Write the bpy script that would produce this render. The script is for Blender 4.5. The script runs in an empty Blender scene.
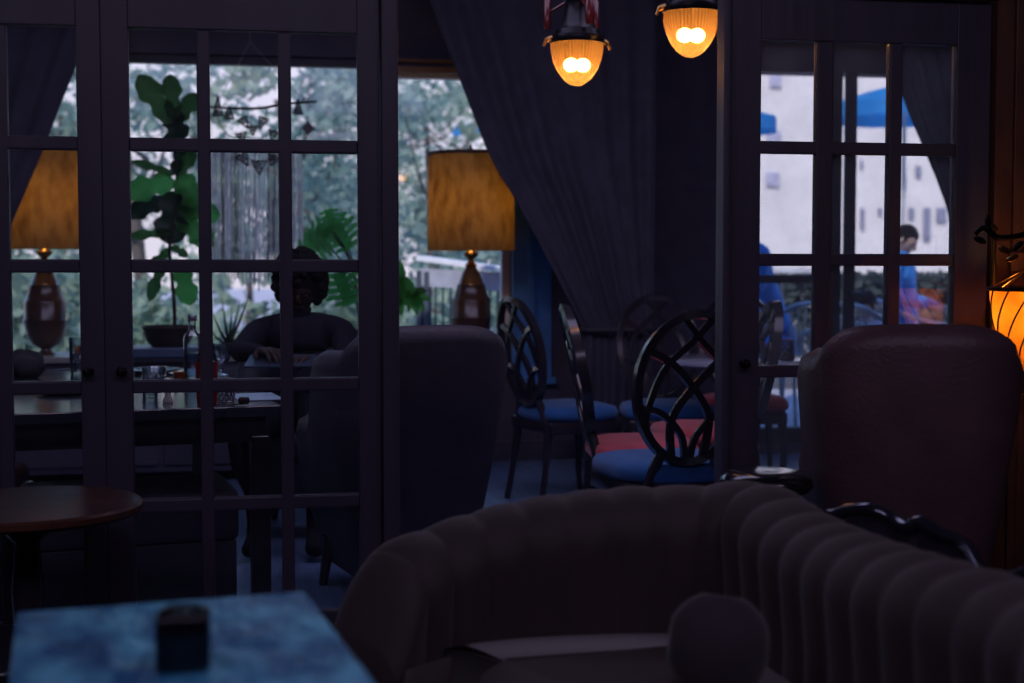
import bpy, bmesh, math, random
from mathutils import Vector, Matrix, Euler, noise
random.seed(7)
R = math.radians
SC = bpy.context.scene
COL = SC.collection

# ------------------------------------------------------------------ camera
F = 1400.0
H = 1.2
YAW, PITCH = R(10), R(3.13)
cam_d = bpy.data.cameras.new('camera'); cam = bpy.data.objects.new('camera', cam_d); COL.objects.link(cam)
cam.location = (0, 0, H); cam.rotation_euler = (math.pi/2 - PITCH, 0, -YAW)
cam_d.sensor_width = 36; cam_d.lens = 36*F/1024
cam_d.dof.use_dof = True; cam_d.dof.focus_distance = 4.35; cam_d.dof.aperture_fstop = 2.5
cam_d.clip_start = .05; cam_d.clip_end = 300
SC.camera = cam

# ------------------------------------------------------------------ world, sun, daylight, exposure
SC.view_settings.view_transform = 'Standard'; SC.view_settings.look = 'None'
SC.view_settings.gamma = 1; SC.view_settings.use_curve_mapping = False
SC.view_settings.exposure = 0.0
w = bpy.data.worlds.new('sky'); SC.world = w; w.use_nodes = True
nt = w.node_tree; nt.nodes.clear()
wo = nt.nodes.new('ShaderNodeOutputWorld'); bg = nt.nodes.new('ShaderNodeBackground')
tc = nt.nodes.new('ShaderNodeTexCoord'); sx = nt.nodes.new('ShaderNodeSeparateXYZ'); cr = nt.nodes.new('ShaderNodeValToRGB')
nt.links.new(tc.outputs['Generated'], sx.inputs[0]); nt.links.new(sx.outputs['Z'], cr.inputs[0])
cr.color_ramp.elements[0].position = 0.0; cr.color_ramp.elements[0].color = (.64, .60, .72, 1)
cr.color_ramp.elements[1].position = 0.75; cr.color_ramp.elements[1].color = (.10, .28, .85, 1)
e = cr.color_ramp.elements.new(.145); e.color = (.62, .62, .77, 1)
e = cr.color_ramp.elements.new(.20); e.color = (.50, .80, 1.30, 1)
e = cr.color_ramp.elements.new(.45); e.color = (.24, .46, .95, 1)
nt.links.new(cr.outputs[0], bg.inputs[0]); bg.inputs[1].default_value = 1.35
nt.links.new(bg.outputs[0], wo.inputs[0])

def light(name, kind, loc, rot, energy, color, size=None, size_y=None, angle=None):
    l = bpy.data.lights.new(name, kind); l.energy = energy; l.color = color
    if size and kind == 'AREA':
        l.shape = 'RECTANGLE'; l.size = size; l.size_y = size_y or size
    elif size: l.shadow_soft_size = size
    if angle: l.angle = angle
    o = bpy.data.objects.new(name, l); COL.objects.link(o); o.location = loc; o.rotation_euler = rot
    return o
light('sun', 'SUN', (0, 0, 20), (R(48), 0, R(-35)), 3.6, (1, .95, .93), angle=R(1))
# unseen area lights added under both ceilings as soft fill for dark tones
light('lounge_fill_light', 'AREA', (0, .8, 2.9), (R(35), 0, 0), 34, (.78, .62, 1.0), 5.5, .8)
light('dining_fill_light', 'AREA', (.6, 5.3, 2.9), (R(20), 0, 0), 52, (.66, .60, 1.0), 5.0, 2.0)  # added fill that brightens the curtains, chairs and seats

try:
    SC.cycles.transparent_max_bounces = 24
    SC.cycles.max_bounces = 8
    SC.cycles.use_denoising = True
    SC.cycles.sample_clamp_indirect = 4
    SC.cycles.caustics_reflective = False; SC.cycles.caustics_refractive = False
except Exception: pass

# ------------------------------------------------------------------ ray helpers (photo pixel -> place)
_c, _s, _cp, _sp = math.cos(YAW), math.sin(YAW), math.cos(PITCH), math.sin(PITCH)
RT = Vector((_c, -_s, 0)); FW = Vector((_s*_cp, _c*_cp, -_sp)); UP = Vector((_s*_sp, _c*_sp, _cp)); O = Vector((0, 0, H))
def ray(px, py): return FW + RT*((px-512)/F) + UP*((341.5-py)/F)
def pY(px, py, Y): d = ray(px, py); return O + d*(Y/d.y)
def pZ(px, py, z): d = ray(px, py); return O + d*((z-H)/d.z)
def pD(px, py, D): return O + ray(px, py)*D
def mpp(D): return D/F          # metres per pixel

# ------------------------------------------------------------------ materials
MATS = {}
def nodes(name):
    m = bpy.data.materials.new(name); m.use_nodes = True; n = m.node_tree
    MATS[name] = m
    return m, n, n.nodes['Principled BSDF']
def mat(name, col, rough=.6, metal=0, var=None, scale=8, bump=0, bscale=60, stretch=None, spec=.5, coat=0, sheen=0, lo=.35, hi=.65, detail=4):
    if name in MATS: return MATS[name]
    m, n, b = nodes(name)
    b.inputs['Roughness'].default_value = rough; b.inputs['Metallic'].default_value = metal
    b.inputs['Specular IOR Level'].default_value = spec
    if coat: b.inputs['Coat Weight'].default_value = coat; b.inputs['Coat Roughness'].default_value = .12
    if sheen: b.inputs['Sheen Weight'].default_value = sheen; b.inputs['Sheen Roughness'].default_value = .5
    t = n.nodes.new('ShaderNodeTexCoord'); mp = n.nodes.new('ShaderNodeMapping'); n.links.new(t.outputs['Object'], mp.inputs[0])
    if stretch: mp.inputs['Scale'].default_value = stretch
    v2 = var if var else tuple(c*.78 for c in col)
    ns = n.nodes.new('ShaderNodeTexNoise'); ns.inputs['Scale'].default_value = scale; ns.inputs['Detail'].default_value = detail
    n.links.new(mp.outputs[0], ns.inputs['Vector'])
    r = n.nodes.new('ShaderNodeValToRGB'); r.color_ramp.elements[0].position = lo; r.color_ramp.elements[1].position = hi
    r.color_ramp.elements[0].color = (*v2, 1); r.color_ramp.elements[1].color = (*col, 1)
    n.links.new(ns.outputs['Fac'], r.inputs[0]); n.links.new(r.outputs[0], b.inputs['Base Color'])
    if bump:
        n2 = n.nodes.new('ShaderNodeTexNoise'); n2.inputs['Scale'].default_value = bscale
        n.links.new(mp.outputs[0], n2.inputs['Vector'])
        bp = n.nodes.new('ShaderNodeBump'); bp.inputs['Strength'].default_value = bump; bp.inputs['Distance'].default_value = .01
        n.links.new(n2.outputs['Fac'], bp.inputs['Height']); n.links.new(bp.outputs[0], b.inputs['Normal'])
    return m
def translucent(name, col, amount=.5, var=None, scale=6, rough=.6, stretch=None, lo=.35, hi=.65, tcol=None):
    m = mat(name, col, rough, var=var, scale=scale, stretch=stretch, lo=lo, hi=hi)
    n = m.node_tree; b = n.nodes['Principled BSDF']; out = n.nodes['Material Output']
    tr = n.nodes.new('ShaderNodeBsdfTranslucent'); mx = n.nodes.new('ShaderNodeMixShader'); mx.inputs[0].default_value = amount
    if tcol: tr.inputs[0].default_value = (*tcol, 1)
    else: n.links.new(b.inputs['Base Color'].links[0].from_socket, tr.inputs[0])
    n.links.new(b.outputs[0], mx.inputs[1]); n.links.new(tr.outputs[0], mx.inputs[2]); n.links.new(mx.outputs[0], out.inputs[0])
    return m
def glass(name, tint=(1, 1, 1), veil=.0, refl=1.0, rough=.02, dcol=(.5, .55, .65)):
    m = bpy.data.materials.new(name); m.use_nodes = True; n = m.node_tree; n.nodes.clear(); MATS[name] = m
    out = n.nodes.new('ShaderNodeOutputMaterial')
    t = n.nodes.new('ShaderNodeBsdfTransparent'); t.inputs[0].default_value = (*tint, 1)
    g = n.nodes.new('ShaderNodeBsdfGlossy'); g.inputs['Roughness'].default_value = rough
    fr = n.nodes.new('ShaderNodeFresnel'); fr.inputs[0].default_value = 1.5
    mu = n.nodes.new('ShaderNodeMath'); mu.operation = 'MULTIPLY'; mu.inputs[1].default_value = refl; mu.use_clamp = True
    n.links.new(fr.outputs[0], mu.inputs[0])
    mx = n.nodes.new('ShaderNodeMixShader'); n.links.new(mu.outputs[0], mx.inputs[0]); n.links.new(t.outputs[0], mx.inputs[1]); n.links.new(g.outputs[0], mx.inputs[2])
    last = mx
    if veil:
        d = n.nodes.new('ShaderNodeBsdfTranslucent'); d.inputs[0].default_value = (*dcol, 1)
        tc = n.nodes.new('ShaderNodeTexCoord'); ns = n.nodes.new('ShaderNodeTexNoise'); ns.inputs['Scale'].default_value = 9; ns.inputs['Detail'].default_value = 6
        n.links.new(tc.outputs['Object'], ns.inputs['Vector'])
        mm = n.nodes.new('ShaderNodeMath'); mm.operation = 'MULTIPLY'; mm.inputs[1].default_value = veil*2; n.links.new(ns.outputs['Fac'], mm.inputs[0])
        m2 = n.nodes.new('ShaderNodeMixShader'); n.links.new(mm.outputs[0], m2.inputs[0]); n.links.new(mx.outputs[0], m2.inputs[1]); n.links.new(d.outputs[0], m2.inputs[2])
        last = m2
    n.links.new(last.outputs[0], out.inputs[0])
    return m
def emit(name, col, st):
    m = bpy.data.materials.new(name); m.use_nodes = True; n = m.node_tree; n.nodes.clear(); MATS[name] = m
    o = n.nodes.new('ShaderNodeOutputMaterial'); e = n.nodes.new('ShaderNodeEmission'); e.inputs[0].default_value = (*col, 1); e.inputs[1].default_value = st
    n.links.new(e.outputs[0], o.inputs[0]); return m

M_TRIM = mat('dark_painted_wood', (.072, .066, .10), .45, bump=.15, bscale=30, stretch=(1, 1, .1))
M_WALL = mat('navy_wall', (.10, .09, .135), .8, bump=.2, bscale=120)
M_CEIL = mat('pale_ceiling', (.42, .40, .46), .85)
M_FLOOR = mat('worn_floor', (.17, .27, .46), .32, var=(.10, .17, .32), scale=3, stretch=(8, 1, 1), bump=.1, bscale=20)
M_REAR = mat('pale_rear_wall', (.48, .44, .50), .9)
M_LFLOOR = mat('dark_carpet', (.03, .026, .04), .95, bump=.5, bscale=400)
M_BLUEP = mat('blue_painted_board', (.10, .30, .68), .45)
M_WOODT = mat('brown_wood_trim', (.28, .14, .06), .45, stretch=(1, 8, 8))
M_CHAIRW = mat('dark_lacquered_wood', (.034, .03, .04), .22, coat=.5)
M_BLUEF = mat('blue_fabric', (.025, .15, .42), .85, sheen=.3, bump=.3, bscale=500)
M_REDF = mat('red_fabric', (.60, .085, .11), .8, sheen=.3, bump=.3, bscale=500)
M_SOFA = mat('brown_velvet', (.052, .033, .036), .7, sheen=.25, bump=.15, bscale=300)
M_ARM = mat('brown_leather', (.13, .075, .085), .45, bump=.2, bscale=90)
M_ARMD = mat('charcoal_leather', (.05, .045, .066), .6, bump=.2, bscale=90)
M_CURT = mat('navy_curtain', (.08, .074, .11), .9, sheen=.1)
M_DGLASS = glass('door_glass', veil=.012, refl=.8)
M_DGLASS2 = glass('veiled_door_glass', veil=.09, refl=2.8)  # translucent veil put into these panes to stand for window glare
M_WGLASS = glass('window_glass', refl=.7)
M_CLEAR = glass('clear_glass', tint=(.90, .95, .99), refl=4.0, rough=.05, veil=.03, dcol=(.7,.8,.95))
M_BRASS = mat('aged_brass', (.45, .25, .08), .3, metal=1)
M_BLACKM = mat('black_metal', (.015, .014, .018), .3, metal=.6)
M_CHROME = mat('dull_chrome', (.30, .30, .34), .25, metal=1)

# ------------------------------------------------------------------ object helpers
def props(o, label=None, cat=None, group=None, kind=None):
    if label: o['label'] = label
    if cat: o['category'] = cat
    if group: o['group'] = group
    if kind: o['kind'] = kind
    return o
def empty(name, loc=(0, 0, 0), label=None, cat=None, group=None, rz=0):
    o = bpy.data.objects.new(name, None); COL.objects.link(o); o.location = loc; o.rotation_euler = (0, 0, rz)
    o.empty_display_size = .1
    return props(o, label, cat, group)
def mk(name, bm, m, parent=None, smooth=False, loc=None, kind=None):
    bmesh.ops.recalc_face_normals(bm, faces=bm.faces)
    me = bpy.data.meshes.new(name); bm.to_mesh(me); bm.free()
    if smooth:
        for p in me.polygons: p.use_smooth = True
        if smooth != 'all':
            try: me.set_sharp_from_angle(angle=R(40))
            except Exception: pass
    ms = m if isinstance(m, (list, tuple)) else [m]
    for x in ms: me.materials.append(x)
    o = bpy.data.objects.new(name, me); COL.objects.link(o)
    if parent: o.parent = parent
    if loc is not None: o.location = loc
    if kind: o['kind'] = kind
    return o
def B(): return bmesh.new()
def box(bm, a, b, bev=0, mat_i=0, seg=2):
    a, b = Vector(a), Vector(b); c = (a+b)/2; s = b-a
    r = bmesh.ops.create_cube(bm, size=1, matrix=Matrix.Translation(c) @ Matrix.Diagonal((abs(s.x), abs(s.y), abs(s.z), 1)))
    vs = r['verts']
    fs = {f for v in vs for f in v.link_faces}
    for f in fs: f.material_index = mat_i
    if bev:
        es = list({e for v in vs for e in v.link_edges})
        bmesh.ops.bevel(bm, geom=es, offset=bev, segments=seg, affect='EDGES', profile=.6)
    return bm
def obox(bm, c, s, rot=None, bev=0, seg=2):
    """box centred c, sizes s, rotated by matrix rot"""
    m = Matrix.Translation(c)
    if rot is not None: m = m @ rot.to_4x4()
    r = bmesh.ops.create_cube(bm, size=1, matrix=m @ Matrix.Diagonal((*s, 1)))
    if bev:
        es = list({e for v in r['verts'] for e in v.link_edges})
        bmesh.ops.bevel(bm, geom=es, offset=bev, segments=seg, affect='EDGES')
    return bm
def lathe(bm, prof, c=(0, 0, 0), n=32, flute=0, nfl=0, close=True):
    rings = []
    for (r, z) in prof:
        ring = []
        for i in range(n):
            a = 2*math.pi*i/n
            rr = r*(1+flute*math.cos(a*nfl)) if nfl else r
            ring.append(bm.verts.new((c[0]+rr*math.cos(a), c[1]+rr*math.sin(a), c[2]+z)))
        rings.append(ring)
    for k in range(len(rings)-1):
        for i in range(n):
            bm.faces.new((rings[k][i], rings[k][(i+1) % n], rings[k+1][(i+1) % n], rings[k+1][i]))
    if close:
        for ring in (rings[0], rings[-1]):
            try: bm.faces.new(ring)
            except Exception: pass
    return bm
def tube(bm, pts, r, n=8, flat=None, upv=None):
    """round tube; with flat=(w,t) a rectangular strap"""
    pts = [Vector(p) for p in pts]; rings = []
    up = Vector(upv) if upv else Vector((0, 0, 1)); prev = None
    for i, p in enumerate(pts):
        t = (pts[min(i+1, len(pts)-1)] - pts[max(i-1, 0)]).normalized()
        if upv: a = t.cross(up)
        else:
            a = (prev - t*prev.dot(t)) if prev is not None else t.cross(up)
        if a.length < 1e-4: a = t.cross(Vector((1, 0, 0)))
        a.normalize(); prev = a; b = t.cross(a).normalized()
        rr = r[i] if isinstance(r, (list, tuple)) else r
        ring = []
        if flat:
            for (u, v) in ((-1, -1), (1, -1), (1, 1), (-1, 1)):
                ring.append(bm.verts.new(p + a*u*flat[0]/2 + b*v*flat[1]/2))
        else:
            for k in range(n):
                q = 2*math.pi*k/n; ring.append(bm.verts.new(p + a*math.cos(q)*rr + b*math.sin(q)*rr))
        rings.append(ring)
    m = len(rings[0])
    for k in range(len(rings)-1):
        for i in range(m):
            bm.faces.new((rings[k][i], rings[k][(i+1) % m], rings[k+1][(i+1) % m], rings[k+1][i]))
    for ring in (rings[0], rings[-1]):
        try: bm.faces.new(ring)
        except Exception: pass
    return bm
def ball(bm, c, s, u=16, v=10, rot=None):
    m = Matrix.Translation(c)
    if rot is not None: m = m @ rot.to_4x4()
    sc = s if isinstance(s, (tuple, list)) else (s, s, s)
    return bmesh.ops.create_uvsphere(bm, u_segments=u, v_segments=v, radius=1, matrix=m @ Matrix.Diagonal((*sc, 1)))['verts']
def spline(pts, n=8, closed=False):
    P = [Vector(p) for p in pts]; out = []; L = len(P)
    rng = L if closed else L-1
    for i in range(rng):
        if closed: p0, p1, p2, p3 = P[(i-1) % L], P[i], P[(i+1) % L], P[(i+2) % L]
        else: p0, p1, p2, p3 = P[max(i-1, 0)], P[i], P[i+1], P[min(i+2, L-1)]
        for k in range(n):
            t = k/n; out.append(.5*((2*p1)+(p2-p0)*t+(2*p0-5*p1+4*p2-p3)*t*t+(3*p1-p0-3*p2+p3)*t**3))
    if not closed: out.append(P[-1])
    return out
def copy_tree(o, parent=None):
    c = o.copy(); COL.objects.link(c)
    if parent: c.parent = parent
    for ch in [x for x in bpy.data.objects if x.parent == o]: copy_tree(ch, c)
    return c
def skin(name, joints, edges, m, parent=None, sub=2, root=0):
    """one continuous body: joints [(pos, radius)], grown with a Skin modifier"""
    me = bpy.data.meshes.new(name); me.from_pydata([tuple(j[0]) for j in joints], edges, []); me.update()
    me.materials.append(m)
    o = bpy.data.objects.new(name, me); COL.objects.link(o)
    md = o.modifiers.new('skin', 'SKIN'); md.use_smooth_shade = True
    sv = me.skin_vertices[0].data
    for i, j in enumerate(joints):
        r = j[1] if isinstance(j[1], tuple) else (j[1], j[1])
        sv[i].radius = r; sv[i].use_root = (i == root)
    s = o.modifiers.new('sub', 'SUBSURF'); s.levels = sub; s.render_levels = sub
    if parent: o.parent = parent
    return o

# ================================================================== SETTING
YD = 4.10          # divider between lounge and dining room
YW = 8.45          # window wall
XL, XR = -3.6, 5.6
CZ = 2.95
mk('floor', box(B(), (XL, YD, -.1), (XR, YW+.35, 0)), M_FLOOR, kind='structure')
mk('floor_lounge', box(B(), (XL, -2.6, -.1), (XR, YD, 0)), M_LFLOOR, kind='structure')
mk('ceiling', box(B(), (XL, -2.6, CZ), (XR, YW+.35, CZ+.1)), M_CEIL, kind='structure')
mk('wall_left', box(B(), (XL-.1, -2.6, 0), (XL, YW+.35, CZ)), M_WALL, kind='structure')
mk('wall_right', box(B(), (XR, -2.6, 0), (XR+.1, YW+.35, CZ)), M_WALL, kind='structure')
mk('wall_rear', box(B(), (XL, -2.7, 0), (XR, -2.6, CZ)), M_REAR, kind='structure')

# ---- window wall with three openings
HZ = 2.40
ax0, ax1 = -3.3, pY(384, 265, YW).x           # window_1
bx0, bx1 = pY(398, 265, YW).x-.08, pY(512, 265, YW).x   # window_2
rx0, rx1 = pY(742, 265, YW).x, pY(985, 265, YW).x   # window_3 (patio side)
SILL = .62
wb = B()
T = .22
box(wb, (XL, YW, 0), (ax0, YW+T, CZ)); box(wb, (ax0, YW, 0), (ax1, YW+T, SILL)); box(wb, (ax0, YW, HZ+.035), (ax1, YW+T, CZ))
box(wb, (ax1, YW, 0), (bx0, YW+T, CZ)); box(wb, (bx0, YW, 0), (bx1, YW+T, SILL-.1)); box(wb, (bx0, YW, HZ-.02), (bx1, YW+T, CZ))
box(wb, (bx1, YW, 0), (rx0, YW+T, CZ)); box(wb, (rx0, YW, 0), (rx1, YW+T, .06)); box(wb, (rx0, YW, HZ+.02), (rx1, YW+T, CZ)); box(wb, (rx1, YW, 0), (XR, YW+T, CZ))
mk('wall_back', wb, M_WALL, kind='structure')

def window(name, x0, x1, z0, z1, bars, m, gl=M_WGLASS):
    e = empty(name, ((x0+x1)/2, YW+.1, z0)); e['kind'] = 'structure'
    lx0, lx1 = x0-e.location.x, x1-e.location.x
    b = B(); t = .05
    box(b, (lx0, -.03, 0), (lx0+t, .05, z1-z0), .004); box(b, (lx1-t, -.03, 0), (lx1, .05, z1-z0), .004)
    box(b, (lx0, -.03, 0), (lx1, .05, t), .004); box(b, (lx0, -.03, z1-z0-t), (lx1, .05, z1-z0), .004)
    for (bx, bw) in bars: box(b, (bx-e.location.x-bw/2, -.03, t), (bx-e.location.x+bw/2, .05, z1-z0-t), .004)
    mk('window_frame', b, m, e)
    mk('window_pane', box(B(), (lx0+t, .005, t), (lx1-t, .011, z1-z0-t)), gl, e)
    return e
M_WFR = mat('dark_window_frame', (.03, .03, .045), .5)
window('window_1', ax0, ax1, SILL, HZ+.035, [(-2.55, .05)], M_WFR)
w2 = window('window_2', bx0, bx1, SILL-.1, HZ-.02, [], mat('white_window_frame', (.75, .72, .78), .5))
b = B(); box(b, (bx0, YW-.03, HZ-.050), (bx1+.02, YW, HZ-.012), .004); box(b, (bx0, YW-.045, HZ+.012), (bx1+.02, YW, HZ+.028), .004)
mk('trim_1', b, M_WOODT, kind='structure')
# blue boards at the right of the window
x_a, x_b, x_c = bx1, pY(532, 265, YW).x, pY(551, 265, YW).x
b = B(); box(b, (x_a, YW-.03, .5), (x_b-.02, YW, 2.6), .006); box(b, (x_b-.03, YW-.055, .5), (x_b+.01, YW, 2.6), .006); box(b, (x_b+.01, YW-.02, .5), (x_c, YW, 2.6), .004)
box(b, (x_a, YW-.06, .47), (x_c+.02, YW, .51), .004)
mk('trim_2', b, M_BLUEP, kind='structure')

# window_3: fixed light at the left, patio door at the right standing ajar
def wx(px): return pY(px, 200, YW+.05).x
def wz(py, px=830): return pY(px, py, YW+.05).z
e3 = empty('window_3', ((rx0+rx1)/2, YW+.05, .06)); e3['kind'] = 'structure'
def L3(x, y, z): return (x-e3.location.x, y-e3.location.y, z-e3.location.z)
b = B()
box(b, L3(rx0, YW+.0, .06), L3(wx(752), YW+.12, HZ), .004)
box(b, L3(rx0, YW, wz(74)), L3(wx(796), YW+.1, HZ+.02), .004)
box(b, L3(wx(796), YW, wz(74)), L3(wx(822), YW+.02, wz(62)), .003)
box(b, L3(wx(796), YW, wz(58)), L3(wx(841.5), YW+.02, HZ+.02), .003)
box(b, L3(wx(820), YW, .06), L3(wx(838.6), YW+.018, wz(62)), .003)
box(b, L3(wx(752), YW, .06), L3(wx(822), YW+.1, .16), .004)
box(b, L3(wx(752), YW+.0, wz(283)), L3(wx(822), YW+.06, wz(275)), .004)
mk('window_frame', b, M_WFR, e3)
mk('window_pane', box(B(), L3(wx(752), YW+.045, .16), L3(wx(818), YW+.05, wz(74))), M_WGLASS, e3)
d4 = empty('door_4', (wx(841.5), YW+.05, .06)); d4['kind'] = 'structure'
def L4(x, y, z): return (x-d4.location.x, y-d4.location.y, z-d4.location.z)
b = B()
box(b, L4(wx(841.2), YW, .07), L4(wx(853), YW+.02, wz(62)), .003)
box(b, L4(wx(853), YW, wz(75)), L4(rx1, YW+.06, HZ+.015), .004)
box(b, L4(wx(853), YW, .07), L4(rx1, YW+.06, .2), .004)
box(b, L4(rx1-.08, YW, .2), L4(rx1, YW+.06, wz(75)), .004)
mk('door_frame', b, mat('grey_door_frame', (.06, .07, .09), .5), d4)
mk('door_pane', box(B(), L4(wx(853), YW+.03, .2), L4(rx1-.08, YW+.035, wz(75))), M_WGLASS, d4)
b = B(); tube(b, [L4(wx(847), YW-.01, 1.02), L4(wx(847), YW-.06, 1.02), L4(wx(847)+.1, YW-.06, 1.02)], .01)
mk('door_handle', b, M_CHROME, d4, True)

# ---- divider: French door leaves of 3 x 5 lights
ZT = pY(163, 28, YD).z - .004
ROWP = .3425; PH = .3045
def lites(px_list, y=YD):
    return [(pY(a, 265, y).x, pY(b_, 265, y).x) for a, b_ in px_list]
def french(name, cols, x0, x1, ztop, glassm, knob_side):
    e = empty(name, (x0, YD, .02)); e['kind'] = 'structure'
    def L(x, y, z): return (x-x0, y, z-.02)
    rows = [(ztop - k*ROWP - PH, ztop - k*ROWP) for k in range(5)]
    zb = rows[-1][0]
    b = B(); t = .02
    xs = [x0] + [v for c in cols for v in c] + [x1]
    for i in range(0, len(xs), 2):       # stiles and vertical bars
        full = (i == 0 or i == len(xs)-2)
        if full: box(b, L(xs[i], -t, .02), L(xs[i+1], t, ztop+.13), .003)
    box(b, L(cols[0][0], -t, ztop), L(cols[-1][1], t, ztop+.13), .003)
    box(b, L(cols[0][0], -t, .02), L(cols[-1][1], t, zb), .003)
    mk('door_frame', b, M_TRIM, e)
    b = B()
    for i in range(len(cols)-1): box(b, L(cols[i][1], -t*.8, zb), L(cols[i+1][0], t*.8, ztop), .005, seg=2)
    for k in range(4): box(b, L(cols[0][0], -t*.78, rows[k+1][1]), L(cols[-1][1], t*.78, rows[k][0]), .005, seg=2)
    mk('glazing_bars', b, M_TRIM, e)
    for c in cols:
        for (za, zb2) in rows:
            mk('door_pane', box(B(), L(c[0], -.002, za), L(c[1], .002, zb2)), glassm, e)
    # lever handle
    kx = x1-.045 if knob_side > 0 else x0+.045
    b = B(); lathe(b, [(.015, 0), (.015, .003), (.006, .005), (.005, .02), (.011, .025), (.013, .032), (.010, .038), (0, .040)], n=20, close=False)
    for v in b.verts: v.co = Vector(L(kx + v.co.x, -.02 - v.co.z, .90 + v.co.y))
    mk('door_handle', b, M_BLACKM, e, True)
    return e
c1 = lites([(11, 80)]); wcol = c1[0][1]-c1[0][0]; gap = .038
cols1 = [(c1[0][0]-2*(wcol+gap), c1[0][0]-2*gap-wcol), (c1[0][0]-wcol-gap, c1[0][0]-gap), c1[0]]
cols2 = lites([(131.5, 199), (212, 279.5), (292.5, 358)])
cols3 = lites([(757.5, 813), (829.5, 885), (898, 951)])
xs104 = pY(104, 265, YD).x; xs381 = pY(381, 265, YD).x; xs398 = pY(397.5, 265, YD).x
xs718 = pY(718, 265, YD).x; xs731 = pY(727, 265, YD).x; xs984 = pY(984, 265, YD).x
french('door_1', cols1, cols1[0][0]-.08, xs104, ZT, M_DGLASS, 1)
french('door_2', cols2, xs104+.0008, xs381-.003, ZT, M_DGLASS, -1)
ZT3 = pY(787, 42, YD).z + .003
french('door_3', cols3, xs731+.003, xs984, ZT3, M_DGLASS2, -1)
OPZ = 2.42
b = B(); box(b, (xs381, YD-.05, 0), (xs398, YD+.05, CZ), .005)
mk('trim_3', b, M_TRIM, kind='structure')
b = B(); box(b, (xs718, YD-.05, 0), (xs731-.004, YD+.03, CZ), .008); box(b, (xs731-.004, YD-.035, 0), (xs731, YD+.03, CZ), .003)
mk('trim_4', b, M_TRIM, kind='structure')
b = B()
box(b, (XL, YD-.06, ZT+.135), (xs381, YD+.06, CZ)); box(b, (xs398, YD-.06, OPZ), (xs718, YD+.06, CZ)); box(b, (xs731, YD-.06, max(ZT3+.135, 0)), (xs984+.01, YD+.06, CZ))
box(b, (XL, YD-.06, 0), (cols1[0][0]-.083, YD+.06, ZT+.14))
mk('wall_divider', b, M_WALL, kind='structure')
# panelled wall right of the leaf
M_PANEL = mat('brown_panelling', (.16, .065, .03), .5, var=(.09, .035, .018), scale=5, stretch=(6, 6, 1), bump=.1)
b = B(); box(b, (xs984+.003, YD-.05, 0), (XR, YD+.06, CZ))
for i in range(8):
    x = xs984 + .06 + i*.22
    box(b, (x, YD-.065, .1), (x+.03, YD-.05, CZ), .004)
box(b, (xs984+.05, YD-.075, 1.18), (XR, YD-.05, 1.24), .006)
mk('wall_panelled', b, M_PANEL, kind='structure')
b = B(); box(b, (XL, YW-.02, 0), (bx1+.2, YW, .12), .004); box(b, (x_c+.02, YW-.02, 0), (rx0, YW, .12), .004)
mk('baseboard_back', b, M_TRIM, kind='structure')

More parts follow.
